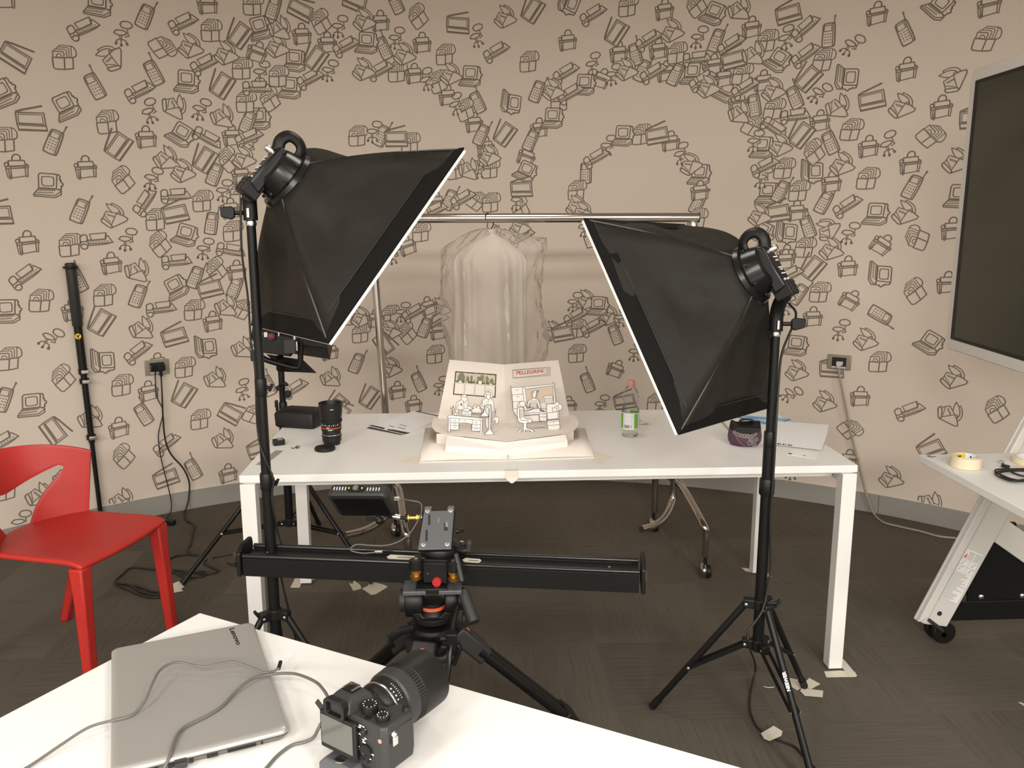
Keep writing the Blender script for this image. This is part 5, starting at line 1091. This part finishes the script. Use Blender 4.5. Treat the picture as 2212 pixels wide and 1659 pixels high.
# field monitor
MY = -.33; mm = lambda x, y, d=0: aty(x, y, MY+d)
r = thing('field_monitor', 'black field monitor on a small arm, left of the tilted camera plate', 'monitor', mm(780, 1115))
FC = [mm(716, 1078, -.012), mm(846, 1066, -.012), mm(858, 1102, -.050), mm(728, 1113, -.050)]
ctr = sum(FC, V((0, 0, 0)))/4; mx_ = (FC[1]-FC[0]).normalized(); my_ = (FC[0]-FC[3]); my_ = (my_-mx_*my_.dot(mx_)).normalized(); mn = mx_.cross(my_)
if mn.dot(CAM-ctr) < 0: mn = -mn
w_, h_ = .178, .113
ctr = mm(783, 1087, -.02)
mx_ = V((.96, -.27, .07)).normalized(); mn = V((-.17, -.76, -.63)); mn = (mn-mx_*mn.dot(mx_)).normalized(); my_ = mn.cross(mx_); my_ = my_ if my_.z > 0 else -my_
Q = lambda a, c, k=0: ctr+mx_*a+my_*c+mn*k
b = MB(); b.loft([rrect(Q(0, 0, -.032), mx_, my_, w_-.03, h_-.03, .012), rrect(Q(0, 0, -.026), mx_, my_, w_-.006, h_-.006, .016), rrect(Q(0, 0, .004), mx_, my_, w_, h_, .018), rrect(Q(0, 0, .010), mx_, my_, w_-.008, h_-.008, .015)])
mo = b.build('monitor_body', 'dark', r, .001)
b = MB(); b.prism(rrect(Q(0, -.004, .0102), mx_, my_, w_-.028, h_-.028, .004), mn*.0008); b.build('screen', 'blackg', r)
b = MB()
for k in range(6): b.box(Q(-.068+k*.0085, h_/2-.001, -.012), (.002, .003, .010), (mx_, my_, mn))
b.build('vent_slot', 'whiteprint', mo); b = MB()
for k in range(5): b.box(Q(.032+k*.0085, h_/2-.001, -.010), (.002, .003, .010), (mx_, my_, mn))
b.build('vent_slot', 'whiteprint', mo)
MB().prism(rrect(Q(-.002, h_/2-.003, -.010), mx_, mn, .05, .018, .008), my_*.008).build('control_bar', 'black', mo, .001)
MB().cyl(Q(-.001, h_/2+.004, -.010), Q(-.001, h_/2+.008, -.010), .0085, n=20).build('control_wheel', 'steel', mo)
MB().ball(Q(-.021, h_/2+.005, -.010), .003, 8).ball(Q(.018, h_/2+.005, -.010), .003, 8).build('button', 'yellow', mo)
b = MB(); b.box(mm(803, 1117), (.03, .02, .016)).cyl(mm(806, 1117), mm(822, 1121), .009).ball(mm(820, 1124), .0125, 14); ar = b.build('ball_joint', 'black', r, .002)
MB().cyl(mm(815, 1106), mm(848, 1115), .0075).cyl(mm(862, 1118), mm(880, 1119), .005).cyl(mm(876, 1119), mm(880, 1119), .0125).build('arm_rod', 'blackm', r)
MB().cyl(mm(848, 1115), mm(864, 1118), .0085).cyl(mm(905, 1118), mm(915, 1117), .007).build('arm_sleeve', 'steel', r)
MB().lathe([(.007, 0), (.010, .001), (.010, .005), (.005, .006), (.005, .024), (.010, .025), (.010, .030), (.008, .031), (.008, .036), (.0005, .036)], mm(880, 1119), V((1, 0, .0)), 6).build('brass_spacer', 'brass', r)
cord('grey cable hanging in a loop from the field monitor side', [mm(858, 1076, -.02), mm(868, 1078, -.02), mm(885, 1081), mm(905, 1085), mm(911, 1095), mm(908, 1115, -.02), mm(897, 1135, -.03), mm(885, 1152, -.04), mm(865, 1168, -.05), mm(835, 1178, -.05), mm(800, 1178, -.05), mm(772, 1176, -.05), mm(760, 1182, -.05), mm(760, 1190, -.05), mm(785, 1195, -.05), mm(812, 1193, -.05)], .0021, 'cableg', 'monitor_cable', 'cable')
cb = [o for o in bpy.data.objects if o.name == 'monitor_cable'][0]
MB().box(mm(857, 1077, -.02), (.016, .008, .011)).build('connector', 'steel', cb, .001); MB().box(mm(818, 1192, -.05), (.022, .008, .007)).build('connector', 'steel', cb, .001)
# ------------------------------------------------------------------ laptop and cables in the foreground
LZ = T+.0225
c_tl, c_tr, c_br = atz(241, 1402, LZ), atz(546, 1341, LZ), atz(625, 1573, LZ)
lx = (c_br-c_tr).normalized(); ly = Z.cross(lx); lw_ = (c_br-c_tr).length; ld = (c_tr-c_tl).length
lo_ = c_tr+lx*lw_/2-ly*ld/2*(1 if (c_tl-c_tr).dot(ly) < 0 else -1); lc0 = V((lo_.x, lo_.y, T))
r = thing('laptop', 'closed silver laptop lying on the foreground desk under grey cables', 'laptop', lc0)
q = lambda e, z: [V((p.x, p.y, T+z)) for p in rrect(lc0, lx, ly, lw_+e, ld+e, .012, 6)]
MB().loft([q(-.03, .001), q(-.012, .003), q(-.002, .010), q(0, .0125)]).build('base', 'sidegrey', r, smooth=50)
MB().loft([q(-.002, .0130), q(.001, .0150), q(.001, .0180), q(-.003, .0205), q(-.011, .0222), q(-.022, .0226)]).build('lid', 'silver', r, smooth=60)
sd_ = lc0+lx*lw_/2; b = MB()
pt = lambda a, z, w, h: b.box(sd_-ly*a+V((0, 0, z))+lx*-.0008, (.004, w, h), (lx, ly, Z))
sg = 1
for a, w, h in ((-.085, .003, .003), (-.055, .042, .003), (-.012, .016, .0045), (.018, .006, .0055), (.040, .022, .0065), (.075, .022, .007), (.108, .026, .008)): pt(a, .0085, w, h)
b.build('port', 'port', r)
d0 = ly if (c_tr-c_tl).dot(ly) > 0 else -ly
to = lc0-lx*(lw_/2-.03)+d0*(ld/2-.034)+V((0, 0, .0227))
e0, e1 = atz(500, 1357, LZ), atz(516, 1392, LZ)
text('lettering', 'Lenovo', .0135, V((e0.x, e0.y, T+.0228)), e1-e0, V((-(e1-e0).y, (e1-e0).x, 0)), 'port', r, .0004, bold=.0003, width=(e1-e0).length)
def P3(x, y, h): return atz(x, y, T+h)
# optical axis seen from the body to the lens hood
ax0, ax1 = atz(812, 1538, T+.085), atz(905, 1478, T+.083)
an = (ax1-ax0); an.z = 0; an.normalize(); ar_ = V((an.y, -an.x, 0)); cb0 = atz(790, 1560, T+.075)
bc_ = V((cb0.x, cb0.y, T+.030))
B = lambda s, d, h: bc_+ar_*s+an*d+V((0, 0, h))      # s to the right seen from behind, d forward, h up
a = [P3(-20, 1700, .004), P3(60, 1657, .004), P3(130, 1610, .012), P3(190, 1572, .022), P3(240, 1557, .0255), P3(275, 1549, .0255), P3(295, 1537, .027), P3(315, 1510, .036), P3(330, 1475, .046), P3(345, 1448, .050), P3(370, 1433, .050), P3(395, 1432, .046), P3(435, 1440, .042), P3(470, 1435, .042), P3(505, 1430, .042), P3(540, 1441, .036), P3(570, 1453, .030), P3(590, 1450, .028), P3(603, 1443, .030)]
cb = cord('grey cable arching over the laptop, its black tip beyond the lid corner', a, .0023, 'cableg', 'usb_cable', 'cable')
MB().cyl(P3(602, 1444, .030), P3(606, 1430, .030), .0035).build('connector', 'black', cb)
a = [P3(340, 1690, .004), P3(352, 1665, .012), P3(366, 1635, .024), P3(378, 1598, .028), P3(393, 1575, .0265), P3(420, 1560, .0255), P3(450, 1545, .0255), P3(480, 1525, .0255), P3(508, 1495, .028), P3(530, 1475, .031), P3(553, 1463, .030), P3(580, 1458, .027), P3(600, 1455, .030), P3(640, 1456, .038), P3(680, 1472, .048), P3(700, 1492, .058), P3(712, 1512, .062), B(-.060, -.002, .052)]
cb = cord('grey cable running across the laptop and up to the camera', a, .0026, 'cableg', 'usb_cable', 'cable')
a = [P3(540, 1700, .003), P3(575, 1660, .003), P3(600, 1632, .003), P3(630, 1610, .004), P3(660, 1602, .006), P3(678, 1592, .012), P3(688, 1574, .030), P3(697, 1560, .040), B(-.060, -.010, .036)]
cb = cord('grey cable curving over the white desk to the camera left side', a, .0028, 'cableg', 'usb_cable', 'cable')
up_ = sd_-ly*.0 ; ux_ = atz(390, 1643, T+.012)
ub = MB().box(ux_, (.030, .017, .009), (lx, ly, Z)); k = ub.build('usb_plug', 'dark', None, .001); tag(k, 'small dark plug in the side of the closed laptop', 'plug')
# thin paper film by the lid corner
b = MB(); P_ = [atz(x, y, T) for x, y in ((560, 1425), (632, 1408), (640, 1404), (612, 1440))]; b.prism([p+Z*.0003 for p in P_], Z*.0003)
tag(b.build('paper_slip', 'paper', smooth=0), 'thin white slip lying by the upper right corner of the laptop', 'paper')

# ------------------------------------------------------------------ mirrorless camera
r = thing('mirrorless_camera', 'black camera with a long hooded lens standing on the foreground desk', 'camera', V((bc_.x, bc_.y, T)))
b = MB()
sec = [(-.063, -.024), (-.060, -.028), (.060, -.030), (.066, -.022), (.066, .030), (.058, .038), (.040, .038), (.030, .018), (-.058, .018), (-.063, .012)]
b.loft([[B(s*.985, d*.97, 0) for s, d in sec], [B(s, d, .004) for s, d in sec], [B(s, d, .066) for s, d in sec], [B(s*.97, d*.93, .072) for s, d in sec]])
body = b.build('body', 'dark', r, .002, smooth=30)
b = MB(); b.loft([[B(s, d, .070) for s, d in ((-.046, -.034), (.0, -.034), (.006, .020), (-.052, .020))], [B(s, d, .086) for s, d in ((-.042, -.030), (-.004, -.030), (0, .016), (-.046, .016))], [B(s, d, .093) for s, d in ((-.038, -.018), (-.008, -.018), (-.006, .008), (-.040, .008))]])
b.build('viewfinder_hump', 'dark', r, .003)
ey = MB().loft([rrect(B(-.023, -.030, .078), ar_, Z, .040, .028, .008), rrect(B(-.023, -.041, .078), ar_, Z, .042, .030, .010), rrect(B(-.023, -.041, .078), ar_, Z, .030, .020, .005), rrect(B(-.023, -.034, .078), ar_, Z, .028, .018, .004)]).build('eyecup', 'black', r)
MB().prism(rrect(B(-.023, -.0365, .078), ar_, Z, .026, .016, .003), an*.001).build('eyepiece_glass', 'blackg', ey)
b = MB(); b.box(B(-.023, -.003, .0945), (.020, .018, .003), (ar_, an, Z)); hs = b.build('hot_shoe', 'blackm', r)
b = MB(); b.box(B(-.0315, -.003, .0965), (.003, .018, .002), (ar_, an, Z)).box(B(-.0145, -.003, .0965), (.003, .018, .002), (ar_, an, Z)).box(B(-.023, .005, .0965), (.016, .003, .002), (ar_, an, Z)); b.build('shoe_rail', 'steel', hs)
ld_ = MB().prism(rrect(B(-.020, -.031, .036), ar_, Z, .074, .060, .003), an*-.006).build('tilting_screen', 'blackm', r, .001)
MB().prism(rrect(B(-.022, -.0372, .037), ar_, Z, .064, .046, .001), an*-.0006).build('lcd', 'lcd', ld_)
# grip leather at the right end
b = MB(); b.prism([B(s, d, .006) for s, d in ((.0605, -.020), (.0672, -.016), (.0672, .028), (.060, .039), (.044, .039), (.050, .030))], Z*.058); b.build('grip', 'dark', r, .004)
for s, d, rr, h in ((.016, -.006, .0125, .013), (.045, -.010, .0105, .008)):
    k = MB().lathe([(rr, 0), (rr, h-.001), (rr-.001, h), (.0005, h)], B(s, d, .071), n=24).build('dial', 'black', r, smooth=40)
    b = MB()
    for i in range(10):
        a_ = i*math.pi/5; e = V((math.cos(a_), math.sin(a_), 0)); b.box(B(s, d, .0713+h)+e*(rr-.003), (.0016, .0010, .0005), (e, Z.cross(e), Z))
    b.build('dial_marks', 'whiteprint', k)
b = MB(); b.cyl(B(.057, .026, .070), B(.057, .028, .076), .006).cyl(B(.030, .006, .071), B(.030, .006, .074), .0035).cyl(B(.026, -.020, .071), B(.026, -.020, .073), .005).build('button', 'black', r)
wl = B(.030, -.031, .026); MB().lathe([(.0115, 0), (.0115, .002), (.0095, .003), (.006, .003), (.005, .002), (.0005, .002)], wl, -an, 24).build('control_wheel', 'blackm', r)
b = MB(); b.lathe([(.0065, 0), (.0065, .0015), (.0045, .002), (.003, .004), (.0005, .004)], B(.026, -.031, .056), -an, 18).lathe([(.004, 0), (.004, .0012), (.0005, .0015)], B(.033, -.031, .012), -an, 14).lathe([(.004, 0), (.004, .0012), (.0005, .0015)], B(.021, -.031, .012), -an, 14); b.build('button', 'black', r)
MB().lathe([(.0032, 0), (.0032, .0015), (.0005, .002)], B(.0585, -.0305, .053), -an, 14).build('record_button', 'pink', r)
b = MB()
for s, h, w in ((.021, .064, .005), (.027, .064, .003), (.020, .0605, .007), (.029, .0605, .004), (.020, .050, .005), (.030, .0465, .004), (.026, .043, .004), (.027, .0395, .006), (.0165, .029, .003), (.0165, .025, .004), (.0435, .026, .004), (.021, .013, .004), (.033, .0125, .004), (.037, .017, .005)): b.box(B(s, -.0312, h), (w, .0006, .0018), (ar_, an, Z))
b.build('marking', 'whiteprint', r)
b = MB(); b.lathe([(.005, 0), (.005, .003), (.002, .006), (.0005, .006)], B(.066, -.012, .058), ar_, 12).box(B(.070, -.012, .048), (.003, .010, .014), (ar_, an, Z)).box(B(-.064, -.004, .064), (.004, .008, .010), (ar_, an, Z)); b.build('strap_lug', 'steel', r, .001)
MB().box(B(-.078, -.012, .044), (.034, .003, .010), ((ar_*.8-Z*.6).normalized(), an, (ar_*.6+Z*.8).normalized())).build('port_cover', 'dark', r, .001)
# lens
lo0 = B(-.014, .018, .040)
ln_ = thing('camera_lens', 'fat black lens with a long hood mounted on the camera', 'lens', V((lo0.x, lo0.y, T))) if False else r
MB().lathe([(.033, 0), (.034, .004), (.034, .012), (.038, .016), (.040, .022), (.041, .036), (.0425, .040), (.0425, .050), (.0445, .052)], lo0, an, 40).build('lens_barrel', 'black', r, smooth=35)
k = MB().lathe([(.043, .046), (.046, .049), (.047, .060), (.047, .084), (.0455, .086)], lo0, an, 48).build('focus_ring', 'dark', r, smooth=35)
b = MB()
for i in range(60):
    a_ = i*math.pi/30; e = ar_*math.cos(a_)+Z*math.sin(a_); b.bar(lo0+an*.070+e*.0468, lo0+an*.083+e*.0468, .0022, .0022, e)
b.build('grip_ribs', 'black', k)
MB().lathe([(.0455, .082), (.0480, .084), (.0485, .088), (.0475, .130), (.0470, .137), (.045, .137), (.043, .11), (.0405, .09), (.0005, .09)], lo0, an, 48).build('lens_hood', 'black', r, smooth=35)
b = MB(); 
for i, w in enumerate((.004, .003, .004, .003)):
    a_ = math.radians(62-i*9); e = ar_*math.cos(a_)+Z*math.sin(a_); b.box(lo0+an*.032+e*.0412, (.002, w*.6, .0006), (an, e.cross(an), e))
for i in range(8):
    a_ = math.radians(70-i*5); e = ar_*math.cos(a_)+Z*math.sin(a_); b.box(lo0+an*.0385+e*.0426, (.0025, .0006, .0006), (an, e.cross(an), e))
b.build('scale_marks', 'whiteprint', r)
MB().lathe([(.0412, .0245), (.0416, .025), (.0416, .0275), (.0412, .028)], lo0, an, 40).build('metal_ring', 'steel', r)
# quick release plate under the body
b = MB(); b.loft([[B(s, d, h) for s, d in ((-.050, -.050), (.020, -.050), (.020, .03), (-.050, .03))] for h in (-.030, -.012)]+[[B(s, d, -.003) for s, d in ((-.042, -.044), (.012, -.044), (.012, .026), (-.042, .026))]])
pl = b.build('mounting_plate', 'grey', r, .002)
MB().lathe([(.009, 0), (.009, .001), (.006, .0015), (.0005, .001)], B(-.018, -.036, -.003), n=18).build('plate_screw', 'steel', pl)
MB().cyl(B(.022, -.02, -.030), B(.022, -.02, .002), .008).build('support_foot', 'black', r)

# ------------------------------------------------------------------ items on the cart shelf
def roll(label, x, y, R, h, inner=.038):
    o = atz(x, y, T); r = thing('tape_roll', label, 'tape roll', o)
    MB().lathe([(R, .0008), (R, h), (inner+.004, h), (inner, h-.0005), (inner, .0008)], o, n=44).build('tape', 'roll', r, .0006)
    b = MB(); b.lathe([(inner, .001), (inner, h+.0008), (inner-.002, h+.0008), (inner-.002, .001)], o, n=44)
    b.m(1)
    cr_ = b.build('core', ['paper', 'line'], r)
    return o, r
o, r = roll('cream masking tape roll with a yellow label on the cart shelf', 2085, 1008, .047, .036)
b = MB(); R_ = .0356
for i in range(40):
    a0, a1 = 2*math.pi*i/40, 2*math.pi*(i+1)/40; td = math.degrees((a0+a1)/2); b.m(1 if 60 < td < 125 else 0)
    b.f(b.vs([o+V((R_*math.cos(a), R_*math.sin(a), z)) for a, z in ((a0, .004), (a1, .004), (a1, .035), (a0, .035))]))
b.m(2)
for td, z in ((142, .028), (147, .026), (155, .027), (158, .024), (85, .026), (90, .025), (95, .026), (99, .025), (38, .027), (34, .025)):
    a = math.radians(td); e = V((math.cos(a), math.sin(a), 0)); b.box(o+e*(R_-.0008)+V((0, 0, z)), (.0006, .0028, .005), (e, Z.cross(e), Z))
b.build('inner_label', ['paper', 'yellow', 'line'], r, smooth=60, recalc=False)
o, r = roll('second cream tape roll lying at the right edge of the cart shelf', 2225, 1000, .055, .020, .044)
flat('shelf_sticker', 'small printed white sticker on the far corner of the cart shelf', 'sticker', [(1992, 982), (2016, 982), (2034, 991), (2012, 991)], 'lwhite', extra=[('line', [[(2000, 985.5), (2005, 984.5), (2012, 987), (2020, 986), (2022, 987), (2012, 988.5)], [(2006, 983), (2010, 982.6), (2012, 983.5), (2008, 984)]])])
rl = [P3(2166, 1001, .006), P3(2176, 1012, .006), P3(2190, 1022, .006), P3(2215, 1029, .008), P3(2245, 1026, .006), P3(2232, 1014, .006), P3(2190, 1013, .010), P3(2155, 1014, .008), P3(2152, 1020, .006), P3(2180, 1033, .006), P3(2210, 1038, .006), P3(2240, 1034, .006), P3(2222, 1019, .012), P3(2180, 1018, .012), P3(2160, 1022, .010), P3(2170, 1032, .006), P3(2200, 1037, .014), P3(2235, 1030, .012), P3(2210, 1016, .016), P3(2170, 1016, .014), P3(2150, 1024, .006), P3(2190, 1040, .010), P3(2260, 1034, .006)]
cb = cord('coiled black cable with a metal plug on the cart shelf', rl, .0028, 'cableb', 'usb_cable', 'cable')
MB().box(P3(2163, 997, .007), (.014, .012, .007), (V((.5, -.86, 0)), V((.86, .5, 0)), Z)).build('metal_plug', 'steel', cb)
MB().box(P3(2172, 1007, .007), (.024, .013, .009), (V((.5, -.86, 0)), V((.86, .5, 0)), Z)).build('plug_grip', 'cableb', cb, .002)
tapebit('yellowish tape shred on the cart shelf behind the coiled cable', [(2188, 1006), (2200, 1003), (2230, 1007), (2222, 1010), (2196, 1010)], 'roll')

# ------------------------------------------------------------------ tape on the carpet
F = lambda label, pts, m='ptapew', z=.0012: tapebit(label, pts, m, 0, z, 'tape pieces on the carpet')
F('tape strip in front of the right front desk leg', [(1780, 1451), (1785, 1464), (1850, 1463), (1847, 1452), (1815, 1449)])
F('tape strip running back beside the right front desk leg', [(1816, 1424), (1823, 1426), (1852, 1461), (1836, 1462), (1815, 1440)], z=.0022)
F('tape strip left of the right rear desk leg', [(1602, 1227), (1620, 1229), (1626, 1238), (1610, 1234)])
F('tape strip right of the right rear desk leg', [(1640, 1238), (1657, 1236), (1667, 1247), (1645, 1246)])
F('tape strip left of the left rear desk leg', [(640, 1245), (651, 1243), (651, 1261), (647, 1270), (627, 1270)])
F('tape strip right of the left rear desk leg', [(676, 1244), (691, 1243), (687, 1251), (676, 1253)])
F('short tape strip beside the left softbox stand', [(608, 1228), (628, 1228), (624, 1231), (612, 1231)])
F('tape piece under the rear stand foot beside the red chair leg', [(345, 1268), (372, 1262), (386, 1256), (398, 1268), (391, 1273), (396, 1277), (366, 1283), (352, 1278)])
F('small torn tape piece left of the rear stand right foot', [(754, 1260), (762, 1262), (764, 1254), (778, 1264), (781, 1272), (763, 1277)], 'ptape')
F('crumpled tape under the rear stand right foot', [(782, 1272), (795, 1266), (800, 1256), (830, 1264), (838, 1268), (812, 1284), (802, 1286)], 'ptape')
F('tape strip lying left under the right softbox stand foot', [(1699, 1477), (1703, 1465), (1728, 1470), (1738, 1484), (1722, 1492)])
F('tape strip pointing up right from the right softbox stand foot', [(1730, 1484), (1748, 1466), (1772, 1479), (1752, 1490)], z=.0024)
F('tape strip pointing down right from the right softbox stand foot', [(1732, 1488), (1778, 1494), (1777, 1508), (1738, 1505), (1728, 1494)], z=.0030)
F('pale tape square holding the black cord on the carpet', [(1643, 1592), (1671, 1576), (1690, 1588), (1687, 1598), (1662, 1609), (1650, 1604)], z=.0126)
F('torn scrap of tape on the carpet at the right edge', [(2199, 1518), (2206, 1518), (2214, 1522), (2214, 1527), (2206, 1522)])
F('tiny pale scrap on the carpet by the left baseboard', [(275, 1116), (277, 1116), (279, 1122), (277, 1122)])
cord('thin pale thread on the carpet under the right stand', [g(1650, 1483, .002), g(1660, 1485, .002), g(1672, 1484, .002)], .0013, 'ptapew', 'thread', 'thread')
